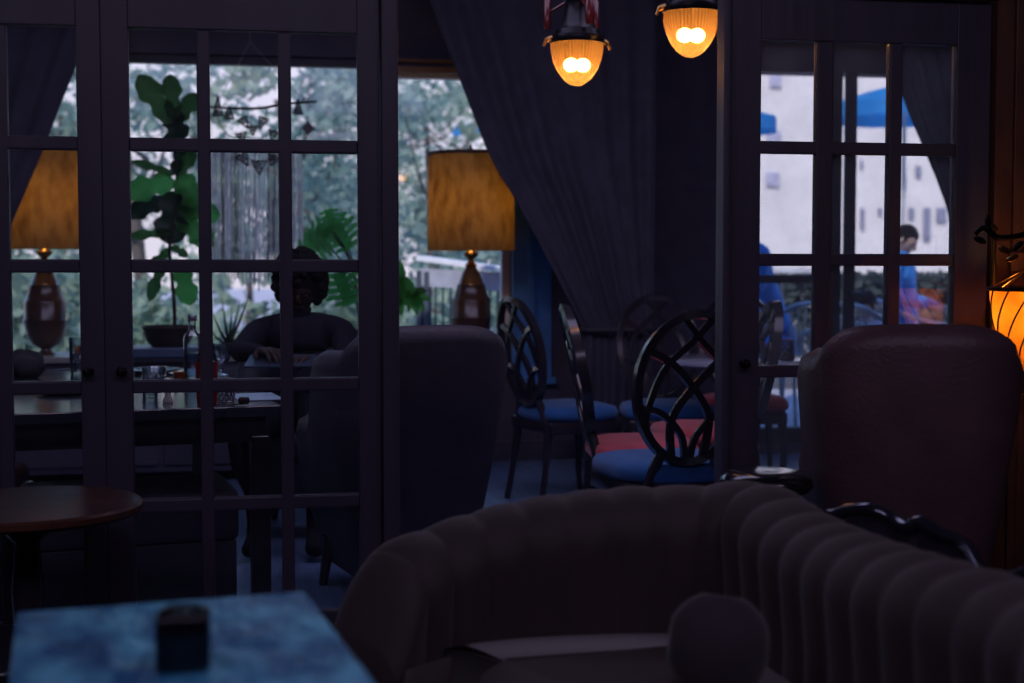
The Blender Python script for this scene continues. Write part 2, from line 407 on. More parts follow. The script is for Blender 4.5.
# ================================================================== FURNITURE
# ---- loop-back dining chair: built at origin facing -Y (its back at +Y)
def loop_chair(fabric, label, group='dark loop-backed dining chairs'):
    e = empty('dining_chair', (0, 0, 0), label, 'chair', group)
    b = B()   # seat cushion
    n = 32
    prof = [(.0, .0), (.92, 0), (1, .02), (1.0, .045), (.95, .065), (.75, .078), (0, .084)]
    rings = []
    for (r, z) in prof:
        ring = []
        for i in range(n):
            a = 2*math.pi*i/n; ca, sa = math.cos(a), math.sin(a)
            ex = .55
            x = .235*r*math.copysign(abs(ca)**ex, ca)*(1-.10*sa); y = .22*r*math.copysign(abs(sa)**ex, sa)
            ring.append(b.verts.new((x, y, .425+z)))
        rings.append(ring)
    for k in range(len(rings)-1):
        for i in range(n): b.faces.new((rings[k][i], rings[k][(i+1) % n], rings[k+1][(i+1) % n], rings[k+1][i]))
    bmesh.ops.remove_doubles(b, verts=b.verts, dist=.0005)
    mk('seat', b, fabric, e, 'all')
    b = B(); box(b, (-.22, -.205, .365), (.22, .2, .427), .012); mk('seat_frame', b, M_CHAIRW, e, True)
    for s in (-1, 1):
        b = B(); tube(b, spline([(s*.19, -.18, .40), (s*.205, -.195, .25), (s*.20, -.19, .12), (s*.215, -.21, 0)], 4), [.024]*5+[.018]*4+[.014]*4, 8)
        mk('leg', b, M_CHAIRW, e, True)
        b = B(); tube(b, spline([(s*.165, .185, .42), (s*.17, .2, .25), (s*.185, .24, 0)], 5), [.022]*6+[.016]*5, 8)
        mk('leg', b, M_CHAIRW, e, True)
    # back hoop: oval leaning backwards
    def bp(x, z): return Vector((x, .20 + (z-.46)*.20 + .35*x*x*0 - .25*(x*x), z))
    hp = []
    for i in range(40):
        a = 2*math.pi*i/40
        x = .205*math.sin(a)*(1-.06*math.cos(a)*-1); z = .765 + .265*math.cos(a)
        hp.append(bp(x, z))
    hp = hp + [hp[0], hp[1]]
    b = B(); tube(b, hp, .019, 4, flat=(.028, .036), upv=(0, 1, .2)); bmesh.ops.remove_doubles(b, verts=b.verts, dist=.0008)
    mk('backrest', b, M_CHAIRW, e, True)
    b = B()
    b.free()
    for s in (-1, 1):
        b = B(); tube(b, [bp(s*.1, .53), bp(s*.13, .46), (s*.15, .19, .40)], .02, 8); mk('back_support', b, M_CHAIRW, e, True)
    for s in (-1, 1):
        b = B()
        tube(b, spline([bp(s*-.17, .90), bp(s*-.09, .86), bp(0, .77), bp(s*.07, .66), bp(s*.06, .52)], 6), .012, flat=(.026, .02), upv=(0, 1, .2))
        tube(b, spline([bp(s*-.06, 1.02), bp(s*.02, .93), bp(s*.11, .84), bp(s*.155, .72), bp(s*.17, .63)], 6), .012, flat=(.022, .02), upv=(0, 1, .2))
        tube(b, spline([bp(s*-.185, .70), bp(s*-.11, .68), bp(s*-.03, .60), bp(s*-.01, .51)], 6), .012, flat=(.022, .02), upv=(0, 1, .2))
        mk('back_splat', b, M_CHAIRW, e, True)
    return e
chB = loop_chair(M_BLUEF, 'blue-seated loop-backed dining chair beside the blue window boards')
chR = loop_chair(M_REDF, 'red-seated loop-backed dining chair seen edge-on in the middle of the open gap')
def place(o, px, py_top, ztop, rz):
    """stand a chair so that its crest (height ztop) meets the pixel"""
    p = pZ(px, py_top, ztop)
    # crest sits .30 behind the chair centre
    off = Matrix.Rotation(rz, 3, 'Z') @ Vector((0, .30, 0))
    o.location = (p.x-off.x, p.y-off.y, 0); o.rotation_euler = (0, 0, rz)
def placeD(o, px, D, rz):
    p = pD(px, 265, D); off = Matrix.Rotation(rz, 3, 'Z') @ Vector((0, .29, 0))
    o.location = (p.x-off.x, p.y-off.y, 0); o.rotation_euler = (0, 0, rz)
placeD(chB, 515, 6.95, R(107))
placeD(chR, 570, 5.6, R(83))
cC = copy_tree(chB); cC['label'] = 'blue-seated loop-backed chair on the far side of the small round table, at the dark wall'; placeD(cC, 657, 7.42, R(-6))
cD = copy_tree(chB); cD['label'] = 'loop-backed chair with its back to the lounge, in front of the pale round tabletop'; placeD(cD, 697, 4.85, R(186))
cE = copy_tree(chR); cE['label'] = 'red-seated loop-backed chair right behind the door post, far side of the round table'; placeD(cE, 738, 7.78, R(-14))
cF = copy_tree(chR); cF['label'] = 'loop-backed chair seen side-on through the lower panes of the right glazed door'; placeD(cF, 770, 6.14, R(-96))

# ---- round dining table by the post
tp = pD(742, 265, 6.76)
tb = empty('round_table', (tp.x, tp.y, 0), 'small pale-topped round dining table between the loop-backed chairs', 'table')
M_PALE = mat('polished_pale_tabletop', (.50, .56, .68), .12, coat=.8)
mk('tabletop', lathe(B(), [(0, .72), (.36, .72), (.385, .73), (.385, .745), (.375, .75), (0, .75)], n=48, close=False), M_PALE, tb, True)
mk('pedestal', lathe(B(), [(.03, .03), (.05, .06), (.035, .12), (.05, .3), (.035, .5), (.04, .66), (.12, .72)], n=24), M_BLACKM, tb, True)
for k in range(4):
    a = R(45+90*k); b = B(); tube(b, spline([(0, 0, .14), (.14*math.cos(a), .14*math.sin(a), .10), (.3*math.cos(a), .3*math.sin(a), .02)], 5), .02, 8); mk('foot', b, M_BLACKM, tb, True)
# lattice candle holder
cp = pD(786, 265, 6.6)
ch = empty('candle_holder', (cp.x, cp.y, .7505), 'black diamond-lattice candle holder on the small round table', 'candle holder')
b = B(); n = 10
for k in range(n):
    for s in (-1, 1):
        tube(b, [(.042*math.cos(2*math.pi*(k+s*t*3)/n), .042*math.sin(2*math.pi*(k+s*t*3)/n), .004+.09*t) for t in [i/6 for i in range(7)]], .0018, 5)
for z in (.004, .094): tube(b, [(.043*math.cos(a*R(15)), .043*math.sin(a*R(15)), z) for a in range(25)], .004, 6)
mk('lattice', b, M_BLACKM, ch, True)
mk('glass_cup', lathe(B(), [(0, .004), (.034, .004), (.037, .085), (.034, .085), (.031, .008), (0, .008)], n=24, close=False), M_CLEAR, ch, True)
mk('candle', lathe(B(), [(0, .009), (.025, .009), (.025, .04), (0, .042)], n=20, close=False), mat('candle_wax', (.8, .75, .65), .5), ch, True)
# folded card / napkin on round table
np_ = pD(767, 265, 6.56)
b = B(); box(b, (-.05, -.06, 0), (.05, .06, .006), .002)
props(mk('napkin', b, mat('white_paper', (.75, .78, .85), .6), loc=(np_.x, np_.y, .7505)), 'folded white napkin on the round table beside the lattice candle holder', 'napkin')

# ---- barrel armchairs
def tub_chair(name, label, m, w=.66, d=.66, hb=1.0, ha=.66, step=.05, crown=.015):
    """built at origin, facing +Y (back towards -Y)"""
    e = empty(name, (0, 0, 0), label, 'armchair')
    # outer U path from left arm front round the back to right arm front
    N = 48; path = []
    for i in range(N+1):
        t = i/N
        if t < .25: k = t/.25; p = Vector((-w/2, d/2 - k*(d*.55), 0))
        elif t > .75: k = (t-.75)/.25; p = Vector((w/2, -d*.05 + k*(d*.55), 0))
        else:
            a = math.pi + math.pi*(t-.25)/.5; ex = .62
            ca, sa = math.cos(a), math.sin(a)
            p = Vector((w/2*math.copysign(abs(ca)**ex, ca), -d*.05 + d*.45*math.copysign(abs(sa)**ex, sa), 0))
        path.append((p, t))
    b = B(); rings = []; th = .11
    for i, (p, t) in enumerate(path):
        q0 = path[max(i-1, 0)][0]; q1 = path[min(i+1, N)][0]; tg = (q1-q0).normalized(); inn = Vector((-tg.y, tg.x, 0))
        u = abs(t-.5)*2
        s = 1-min(max((u-.46)/.36, 0), 1); s = s*s*(3-2*s)
        s2 = 1-min(max((u-.27)/.07, 0), 1); s2 = s2*s2*(3-2*s2)
        h = ha + (hb-step-ha)*s + step*s2 + crown*(1-(u/.3)**2 if u < .3 else 0)
        flare = .035*s
        prof = [(.085, .09), (.06, .2), (.0-flare*.3, h*.6), (-.02-flare, h-.06), (-.01-flare, h-.02), (th*.25-flare, h), (th*.65-flare, h-.004), (th-flare*.6, h-.03), (th+.005, h-.1), (th+.03, .35), (th+.05, .1)]
        rings.append([b.verts.new(p + inn*o_ + Vector((0, 0, z))) for o_, z in prof])
    for k in range(N):
        for i in range(len(rings[0])-1): b.faces.new((rings[k][i], rings[k+1][i], rings[k+1][i+1], rings[k][i+1]))
    b.faces.new(rings[0]); b.faces.new(list(reversed(rings[-1])))
    mk('backrest', b, m, e, 'all')
    # piping on the outer top edge
    b = B(); tube(b, [ (r[4].co if r[4].is_valid else Vector()) for r in []] or [Vector((0, 0, 0)), Vector((0, 0, .001))], .001, 4)
    b.free()
    b = B(); box(b, (-w/2+.10, -d/2+.12, .18), (w/2-.10, d/2-.01, .36), .03); mk('seat_base', b, m, e, True)
    b = B(); box(b, (-w/2+.105, -d/2+.115, .345), (w/2-.105, d/2+.01, .47), .045, seg=4); mk('seat_cushion', b, m, e, 'all')
    for sx_ in (-1, 1):
        for sy in (-1, 1):
            b = B(); tube(b, [(sx_*(w/2-.08), sy*(d/2-.1), .19), (sx_*(w/2-.06), sy*(d/2-.07), 0)], [.028, .016], 10); mk('leg', b, M_CHAIRW, e, True)
    return e
p = pD(402, 265, 5.05)
t1 = tub_chair('armchair', 'charcoal high-backed armchair standing behind the left door post', M_ARMD, w=.585, d=.62, hb=.955, ha=.64, step=.05, crown=.04)
t1.location = (p.x, p.y+.02, 0); t1.rotation_euler = (0, 0, R(14))
p = pD(902, 265, 3.72)
t2 = tub_chair('armchair', 'brown leather high-backed armchair in front of the right glazed door, lamplit on one side', M_ARM, w=.455, d=.5, hb=1.03, ha=.7, step=.045, crown=.025)
t2.location = (p.x, p.y-.02, 0); t2.rotation_euler = (0, 0, R(-16))

# ---- channel-tufted sofa in the foreground
keys = [(372, 640, 2.75, .50), (398, 560, 2.8, .655), (440, 531, 2.88, 0), (520, 505, 2.95, 0), (610, 491, 2.98, 0), (690, 488, 2.98, 0), (745, 484, 2.92, 0), (790, 511, 2.74, 0), (850, 537, 2.5, 0), (930, 562, 2.24, 0), (1024, 590, 2.02, 0), (1130, 640, 1.75, 0), (1230, 700, 1.5, 0)]
kp = [pD(a, b_, D) for a, b_, D, _ in keys]
sp = spline(kp, 22)
L_ = [0]
for i in range(1, len(sp)): L_.append(L_[-1] + (sp[i].xy-sp[i-1].xy).length)
b = B(); rings = []
org = Vector((sp[110].x, sp[110].y, 0))
prof_n = 15
for i, q in enumerate(sp):
    t0_, t1_ = sp[max(i-1, 0)].xy, sp[min(i+1, len(sp)-1)].xy
    tg = (t1_-t0_); tg = Vector((tg.x, tg.y, 0)).normalized()
    front = Vector((tg.y, -tg.x, 0))      # towards the seat (towards the photographer)
    ch_ = L_[i]/.095; fr = ch_-math.floor(ch_); puff = math.sin(math.pi*fr)**.6
    zt = q.z; d_ = .012*puff
    ring = []
    pts = [(-.10, .10), (-.11, zt*.5), (-.12, zt-.12), (-.125-d_*.5, zt-.06), (-.085, zt-.015+d_*.4), (-.03, zt-.012+d_), (.03, zt-.03+d_), (.06+d_, zt-.075), (.055+d_*1.4, zt-.15), (.05+d_*1.2, zt-.25), (.06+d_, zt*.5), (.09, .42), (.09, .12)]
    for (o_, z) in [(v.x, v.y) for v in spline([Vector((a_, b__, 0)) for a_, b__ in pts], 3)]: ring.append(b.verts.new(Vector((q.x, q.y, 0)) + front*o_ + Vector((0, 0, z)) - org))
    rings.append(ring)
for k in range(len(rings)-1):
    for i in range(len(rings[0])-1): b.faces.new((rings[k][i], rings[k+1][i], rings[k+1][i+1], rings[k][i+1]))
    b.faces.new((rings[k][-1], rings[k+1][-1], rings[k+1][0], rings[k][0]))
b.faces.new(rings[0]); b.faces.new(list(reversed(rings[-1])))
sofa = empty('sofa', org, 'large curved channel-tufted brown velvet sofa filling the front of the lounge', 'sofa')
mk('backrest', b, M_SOFA, sofa, 'all')
# seat: offset band in front of the back
b = B(); inner = []; outer = []
for i in range(36, len(sp), 4):
    q = sp[i]; t0_, t1_ = sp[max(i-4, 0)].xy, sp[min(i+4, len(sp)-1)].xy
    tg = (t1_-t0_); tg = Vector((tg.x, tg.y, 0)).normalized(); fr_ = Vector((tg.y, -tg.x, 0))
    a0 = Vector((q.x, q.y, 0))+fr_*.07-org; a1 = Vector((q.x, q.y, 0))+fr_*.60-org
    inner.append(a0); outer.append(a1)
rs = []
for a0, a1 in zip(inner, outer):
    dv = (a1-a0).normalized()
    rs.append([b.verts.new(v) for v in (a0+Vector((0, 0, .15)), a0+Vector((0, 0, .43)), a1-dv*.05+Vector((0, 0, .44)), a1+Vector((0, 0, .41)), a1+dv*.01+Vector((0, 0, .36)), a1+Vector((0, 0, .15)))])
for k in range(len(rs)-1):
    for i in range(5): b.faces.new((rs[k][i], rs[k+1][i], rs[k+1][i+1], rs[k][i+1]))
    b.faces.new((rs[k][5], rs[k+1][5], rs[k+1][0], rs[k][0]))
b.faces.new(rs[0]); b.faces.new(list(reversed(rs[-1])))
mk('seat_cushion', b, M_SOFA, sofa, 'all')
for i in (1, len(inner)//3, 2*len(inner)//3, len(inner)-2):
    for q in (inner[i]*.92+outer[i]*.08, outer[i]*.9+inner[i]*.1):
        b = B(); tube(b, [q+Vector((0, 0, .16)), q+Vector((0, 0, 0))], [.03, .018], 10); mk('leg', b, M_CHAIRW, sofa, True)
# bolster cushion on the seat
p = pD(722, 650, 2.34)
b = B(); vs = ball(b, (0, 0, 0), (.085, .05, .085), 24, 16)
for v in vs:
    for ax in (0, 2): v.co[ax] = math.copysign(min(abs(v.co[ax])*1.06, .083), v.co[ax])
cu = mk('cushion', b, mat('dusky_cushion_cloth', (.03, .022, .03), .8, sheen=.4), None, 'all', loc=(p.x, p.y+.02, .56))
cu.rotation_euler = (R(-14), R(8), R(-12)); props(cu, 'dark rounded cushion leaning on the curved sofa back', 'cushion')

# ---- carved dark chair frame behind the sofa (wavy lacquered rails catching light)
set_ = pD(905, 265, 2.95)
st = empty('settee', (set_.x, set_.y, 0), 'dark lacquered carved settee frame with wavy rail behind the sofa', 'settee')
def SL(px, py, D): v = pD(px, py, D); return Vector((v.x-set_.x, v.y-set_.y, v.z))
b = B()
crest = spline([SL(800, 515, 3.12), SL(812, 512, 3.1), SL(830, 516, 3.08), SL(850, 510, 3.05), SL(872, 510, 3.0), SL(893, 519, 2.97), SL(908, 528, 2.92), SL(920, 522, 2.9), SL(940, 534, 2.85), SL(965, 545, 2.8), SL(985, 575, 2.7), SL(1005, 580, 2.65), SL(1030, 572, 2.6)], 6)
tube(b, crest, .016, 10)
mk('crest_rail', b, mat('glossy_black_lacquer', (.10, .11, .15), .16, metal=.8, coat=1), st, True)
b = B()
low = [Vector((v.x, v.y, v.z-.02)) for v in crest]
rr = [[b.verts.new(v), b.verts.new(Vector((v.x+.012, v.y+.03, .36)))] for v in low]
rr2 = [[b.verts.new(v+Vector((.012, .03, 0))), b.verts.new(Vector((v.x+.03, v.y+.07, .36)))] for v in low]
for k in range(len(rr)-1):
    b.faces.new((rr[k][0], rr[k+1][0], rr[k+1][1], rr[k][1])); b.faces.new((rr2[k][0], rr2[k][1], rr2[k+1][1], rr2[k+1][0]))
    b.faces.new((rr[k][0], rr2[k][0], rr2[k+1][0], rr[k+1][0])); b.faces.new((rr[k][1], rr[k+1][1], rr2[k+1][1], rr2[k][1]))
b.faces.new((rr[0][0], rr[0][1], rr2[0][1], rr2[0][0])); b.faces.new((rr[-1][0], rr2[-1][0], rr2[-1][1], rr[-1][1]))
mk('backrest', b, M_ARMD, st, True)
a0, a1 = Vector((low[0].x, low[0].y, 0)), Vector((low[-1].x, low[-1].y, 0)); dv = (a1-a0).normalized(); nv = Vector((-dv.y, dv.x, 0))
for k, (qq, off) in enumerate(((a0, .04), (a1, .04), (a0, .34), (a1, .34))):
    b = B(); tube(b, spline([qq+nv*off+Vector((0, 0, .38)), qq+nv*off+Vector((0, 0, .2)), qq+nv*(off+.01)+Vector((0, 0, 0))], 4), [.024]*5+[.016]*4, 8); mk('leg', b, M_CHAIRW, st, True)
b = B(); mdl = (a0+a1)/2+nv*.2; obox(b, mdl+Vector((0, 0, .39)), ((a1-a0).length-.02, .36, .10), Matrix.Rotation(math.atan2(dv.y, dv.x), 3, 'Z'), .03, 3); mk('seat_cushion', b, M_ARMD, st, 'all')

# rounded-top stool (glint between post and brown armchair)
p = pD(768, 265, 3.6)
so = empty('stool', (p.x, p.y, 0), 'low round black stool with a glossy rim standing before the right door', 'stool')
mk('seat', lathe(B(), [(0, .665), (.06, .67), (.10, .665), (.118, .65), (.122, .63), (.11, .615), (0, .615)], n=32, close=False), mat('black_vinyl', (.014, .013, .018), .18, coat=.6), so, 'all')
for k in range(4):
    a = R(45+90*k); b = B(); tube(b, [(.08*math.cos(a), (.08)*math.sin(a), .62), (.13*math.cos(a), .13*math.sin(a), 0)], .012, 8); mk('leg', b, M_BLACKM, so, True)

# ---- foreground table, blue window sheen painted into its top colour
M_TTOP = mat('painted_sheen_tabletop', (.17, .72, 1.0), .26, var=(.03, .19, .42), scale=7, stretch=(1.8, 1, 1), bump=1.0, bscale=13, lo=.4, hi=.66, metal=.25)
FZ = .73
cr_ = pZ(305, 591, FZ); cl_ = pZ(20, 603, FZ); nr_ = pZ(376, 683, FZ)
u = (cl_-cr_); u.z = 0; wd = u.length; u.normalize(); v_ = Vector((nr_.x-cr_.x, nr_.y-cr_.y, 0)).normalized()
u = Vector((v_.y, -v_.x, 0)) if Vector((v_.y, -v_.x, 0)).dot(u) > 0 else Vector((-v_.y, v_.x, 0))
ang = math.atan2(u.y, u.x)
ft = empty('side_table', (cr_.x, cr_.y, 0), 'square table with a painted blue sheen on its hammered top in the near corner', 'table')
ft.rotation_euler = (0, 0, ang)
sgn = 1 if (Matrix.Rotation(ang, 3, 'Z') @ Vector((0, 1, 0))).dot(v_) > 0 else -1
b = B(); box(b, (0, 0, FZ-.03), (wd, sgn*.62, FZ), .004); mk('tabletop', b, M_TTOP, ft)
b = B(); box(b, (.02, sgn*.02, FZ-.10), (wd-.02, sgn*.60, FZ-.031), .003); mk('apron', b, M_CHAIRW, ft)
for lx in (.03, wd-.07):
    for ly in (.03, .55):
        b = B(); box(b, (lx, sgn*ly, 0), (lx+.04, sgn*(ly+.04), FZ-.1), .004); mk('leg', b, M_CHAIRW, ft)
p = pZ(183, 672, FZ)
cb = empty('candle_holder', (p.x, p.y+.02, FZ+.0005), 'square black glass candle holder on the blue-sheened near table', 'candle holder')
b = B(); box(b, (-.031, -.031, 0), (.031, .031, .066), .009, seg=3); mk('holder_body', b, mat('black_glass', (.008, .007, .012), .15), cb, True)
b = B(); lathe(b, [(.022, .066), (.026, .066), (.026, .069), (.022, .069)], n=20, close=False); mk('rim', b, M_BLACKM, cb, True)

# ---- small round wood table at the left, in front of the doors
M_BROWN = mat('worn_brown_wood', (.13, .05, .026), .4, var=(.06, .022, .014), scale=4, stretch=(1, 7, 1), coat=.2)
RZ = .60
p0 = pD(22, 265, 3.5)
rt = empty('round_table', (p0.x, p0.y, 0), 'round worn brown wood table at the edge of the lounge before the doors', 'table')
mk('tabletop', lathe(B(), [(0, RZ-.03), (.27, RZ-.03), (.285, RZ-.02), (.285, RZ-.006), (.278, RZ), (0, RZ)], n=48, close=False), M_BROWN, rt, True)
mk('pedestal', lathe(B(), [(.03, .05), (.055, .10), (.03, .2), (.04, .38), (.03, .5), (.10, RZ-.03)], n=24), M_CHAIRW, rt, True)
for k in range(3):
    a = R(20+120*k); b = B(); tube(b, spline([(0, 0, .16), (.15*math.cos(a), .15*math.sin(a), .11), (.27*math.cos(a), .27*math.sin(a), .018)], 5), .018, 8); mk('foot', b, M_CHAIRW, rt, True)

# ---- left dining table (rotated like the near one)
TZ = .75
c0 = pZ(281, 405, TZ); far = pZ(243, 385, TZ)
tv = Vector((far.x-c0.x, far.y-c0.y, 0)).normalized(); tu = Vector((-tv.y, tv.x, 0))
ang = math.atan2(-tu.y, -tu.x)     # local +x points right
if (Matrix.Rotation(ang, 3, 'Z') @ Vector((0, 1, 0))).dot(tv) < 0: pass
LW, LD = .90, 1.72
lt = empty('dining_table', (c0.x, c0.y, 0), 'dark rectangular dining table laid with drinks behind the left glazed doors', 'table'); lt.rotation_euler = (0, 0, ang)
M_LT = mat('polished_dark_tabletop', (.045, .055, .075), .16, var=(.03, .035, .05), coat=.5, stretch=(1, 6, 1))
b = B(); box(b, (-LW, 0, TZ-.035), (0, LD, TZ), .004); mk('tabletop', b, M_LT, lt)
b = B(); box(b, (-LW+.04, .04, TZ-.12), (-.04, LD-.04, TZ-.036), .003); mk('apron', b, M_CHAIRW, lt)
for lx in (-LW+.03, -.09):
    for ly in (.03, LD-.09):
        b = B(); box(b, (lx, ly, 0), (lx+.06, ly+.06, TZ-.1), .005); mk('leg', b, M_CHAIRW, lt)
# a second small table pushed to it on the left, holding the plate
def on(px, py, z=TZ): q = pZ(px, py, z); return Vector((q.x, q.y, z+.0008))

# bottle
p = on(193, 378)
bo = empty('bottle', p, 'clear glass water bottle with a long neck on the left dining table', 'bottle')
k = mpp(5.4)
prof = [(0, 0), (.033, 0), (.036, .005), (.036, .155), (.032, .172), (.018, .185), (.0135, .195), (.0135, .235), (.016, .238), (.016, .246), (.013, .248)]
mk('bottle_body', lathe(B(), prof, n=28, close=False), M_CLEAR, bo, True)
mk('water', lathe(B(), [(0, .004), (.033, .006), (.033, .10), (0, .10)], n=24, close=False), glass('water', tint=(.55, .70, .85), refl=1.5), bo, True)
mk('lip', lathe(B(), [(.0165, .226), (.0185, .23), (.0185, .246), (.0165, .25)], n=24, close=False), mat('silver_foil', (.4, .42, .5), .3, metal=.8), bo, True)
# red cup
p = on(207, 404)
b = lathe(B(), [(0, 0), (.030, 0), (.032, .003), (.036, .135), (.0345, .135), (.030, .006), (0, .006)], n=28, close=False)
props(mk('cup', b, translucent('red_plastic', (.50, .02, .03), .5), None, True, loc=p), 'tall red cup on the left dining table, partly behind a glazing bar', 'cup')
# goblet
p = on(221, 376)
gb = empty('goblet', p, 'cut-glass goblet on the left dining table beside the red cup', 'glass')
mk('bowl', lathe(B(), [(.006, .045), (.022, .05), (.036, .07), (.041, .10), (.043, .132), (.0415, .132), (.039, .10), (.033, .073), (.02, .054), (0, .05)], n=32, flute=.04, nfl=12, close=False), M_CLEAR, gb, True)
mk('stem', lathe(B(), [(0, 0), (.032, 0), (.032, .004), (.008, .010), (.006, .02), (.012, .028), (.006, .036), (.007, .046)], n=24, close=False), M_CLEAR, gb, True)
# low glass dish
p = on(154, 377)
props(mk('glass_dish', lathe(B(), [(0, 0), (.042, 0), (.046, .004), (.052, .04), (.049, .04), (.043, .012), (0, .010)], n=32, flute=.02, nfl=10, close=False), M_CLEAR, None, True, loc=p), 'low thick-walled clear glass dish at the near side of the water bottle', 'dish')
# highball with ice and orange slice
p = on(78, 374)
hb_ = empty('tumbler', p, 'tall iced drink with an orange slice and straw below the left table lamp', 'glass')
mk('tumbler_body', lathe(B(), [(0, 0), (.030, 0), (.031, .004), (.035, .15), (.033, .15), (.029, .008), (0, .008)], n=28, close=False), M_CLEAR, hb_, True)
M_ICE = mat('ice', (.65, .75, .85), .1, spec=1)
for i in range(5):
    b = B(); obox(b, Vector((random.uniform(-.011, .011), random.uniform(-.011, .011), .02+.014*i)), (.018, .018, .016), Euler((i, i*2, i*.7)).to_matrix(), .003)
    mk('ice_cube', b, M_ICE, hb_)
b = B(); lathe(b, [(0, -.003), (.02, -.003), (.02, .003), (0, .003)], n=20, close=False); o = mk('orange_slice', b, mat('orange_flesh', (.75, .22, .03), .5), hb_, True, loc=(.006, 0, .098)); o.rotation_euler = (R(70), R(20), 0)
b = B(); tube(b, [(-.015, 0, .01), (.022, .0, .14)], .0035, 8); mk('straw', b, M_BLACKM, hb_, True)
# plate + cutlery
p = on(66, 394)
props(mk('plate', lathe(B(), [(0, 0), (.06, 0), (.10, .012), (.10, .015), (.058, .004), (0, .004)], n=40, close=False), mat('pale_china', (.55, .58, .66), .25), None, True, loc=p), 'pale shallow plate at the near edge of the left dining table', 'plate')
p = on(163, 374)
props(mk('plate', lathe(B(), [(0, 0), (.07, 0), (.12, .014), (.12, .018), (.068, .005), (0, .005)], n=40, close=False), mat('black_china', (.02, .02, .03), .2), None, True, loc=p+Vector((-.05, .05, 0))), 'black dinner plate beyond the glass dish on the left dining table', 'plate')
for i, (px, py, rz) in enumerate(((50, 374, 50), (58, 371, 62))):
    e = empty('fork' if i else 'knife', on(px, py), ('steel fork' if i else 'steel knife')+' lying below the left table lamp, '+('farther from' if i == 0 else 'nearer')+' the iced drink', 'cutlery', rz=R(rz))
    e.location.z = TZ+.004
    b = B(); box(b, (-.09, -.005, -.002), (.02, .005, .002), .0015); mk('handle', b, M_CHROME, e)
    b = B()
    if i:
        for k in range(4): box(b, (.04, -.009+.005*k, -.001), (.085, -.0065+.005*k, .001))
        box(b, (.018, -.010, -.0012), (.042, .010, .0012), .0008); mk('tines', b, M_CHROME, e)
    else: box(b, (.018, -.009, -.001), (.11, .006, .001), .0008); mk('blade', b, M_CHROME, e)
# slumped dark bag at left
p = on(24, 378)
b = B(); vs = ball(b, (0, 0, .05), (.085, .06, .062), 24, 16)
for v in vs: v.co += Vector((1, 1, 1))*(.012*noise.noise(v.co*22)); v.co.z = max(v.co.z, 0)
props(mk('cloth_bag', b, mat('black_cloth', (.012, .011, .016), .7), None, 'all', loc=p), 'slumped black cloth bag on the left dining table below the table lamp', 'bag')
# pepper mill (pale)
p = on(168, 403)
b = lathe(B(), [(0, 0), (.017, 0), (.018, .008), (.011, .02), (.010, .05), (.015, .06), (.015, .072), (.009, .08), (0, .083)], n=24, close=False)
props(mk('pepper_mill', b, mat('cream_ceramic', (.6, .58, .52), .4), None, True, loc=p), 'small cream turned pepper mill at the near edge of the left dining table', 'pepper mill')
# small clear tumbler, near
p = on(150, 398)
props(mk('tumbler', lathe(B(), [(0, 0), (.024, 0), (.026, .004), (.028, .075), (.026, .075), (.024, .01), (0, .01)], n=28, close=False), M_CLEAR, None, True, loc=p), 'short clear tumbler at the near edge of the left table beside the cream mill', 'glass')
# amber tealight
p = on(180, 380)
tl = empty('tealight_holder', p, 'small amber tealight holder glowing next to the water bottle', 'candle holder')
mk('cup', lathe(B(), [(0, 0), (.022, 0), (.024, .03), (.022, .03), (.02, .004), (0, .004)], n=24, close=False), translucent('amber_cup', (.25, .06, .01), .6), tl, True)
mk('flame', lathe(B(), [(0, .012), (.003, .016), (.002, .022), (0, .027)], n=10, close=False), emit('flame', (1, .35, .06), 6), tl, True)
# menu card, wire basket and dark roses
p = on(256, 398)
b = B(); box(b, (-.075, -.13, 0), (.075, .13, .003), .001)
o = props(mk('menu_card', b, mat('pale_blue_card', (.30, .40, .52), .35), None, loc=p+Vector((0, .02, 0))), 'large pale menu card lying at the right end of the left dining table', 'menu'); o.rotation_euler = (0, 0, ang)
p = on(222, 402)
b = B(); n = 16
for k in range(n):
    for s in (-1, 1): tube(b, [((.038+.012*t)*math.cos(2*math.pi*(k+s*t*3)/n), (.038+.012*t)*math.sin(2*math.pi*(k+s*t*3)/n), .003+.07*t) for t in [i/6 for i in range(7)]], .0022, 5)
for z, r_ in ((.003, .038), (.073, .050)): tube(b, [(r_*math.cos(a*R(15)), r_*math.sin(a*R(15)), z) for a in range(25)], .003, 6)
props(mk('wire_basket', b, M_CHROME, None, True, loc=p), 'round silver wire basket between the red cup and the menu card', 'basket')
p = on(243, 406)
rs_ = empty('flower', p, 'small dark rose head lying beside the wire basket on the left table', 'flower')
b = B()
for k in range(9):
    a = k*2.4; r_ = .004+.0016*k
    vs = ball(b, (r_*math.cos(a), r_*math.sin(a), .016), (.009, .005, .012), 10, 8, Matrix.Rotation(a+1.57, 3, 'Z'))
mk('petals', b, mat('black_red_petal', (.02, .006, .01), .6), rs_, 'all')
b = B(); tube(b, [(0, 0, .006), (-.03, .01, .003), (-.07, .02, .003)], .002, 6); mk('stem', b, mat('dark_stem', (.02, .03, .02), .6), rs_, True)

# bench added under the table to stand for the shade in the lower panes
bn = empty('filler', (c0.x, c0.y, 0), 'added dark bench tucked under the left dining table', 'filler'); bn.rotation_euler = (0, 0, ang)
b = B(); box(b, (-.80, .10, .30), (-.12, .50, .47), .03, seg=3); mk('seat', b, M_ARMD, bn, 'all')
b = B(); box(b, (-.79, .11, .06), (-.13, .49, .299), .004); mk('base', b, M_ARMD, bn)
for lx in (-.78, -.19):
    for ly in (.12, .43): b = B(); box(b, (lx, ly, 0), (lx+.05, ly+.05, .06), .004); mk('foot', b, M_CHAIRW, bn)

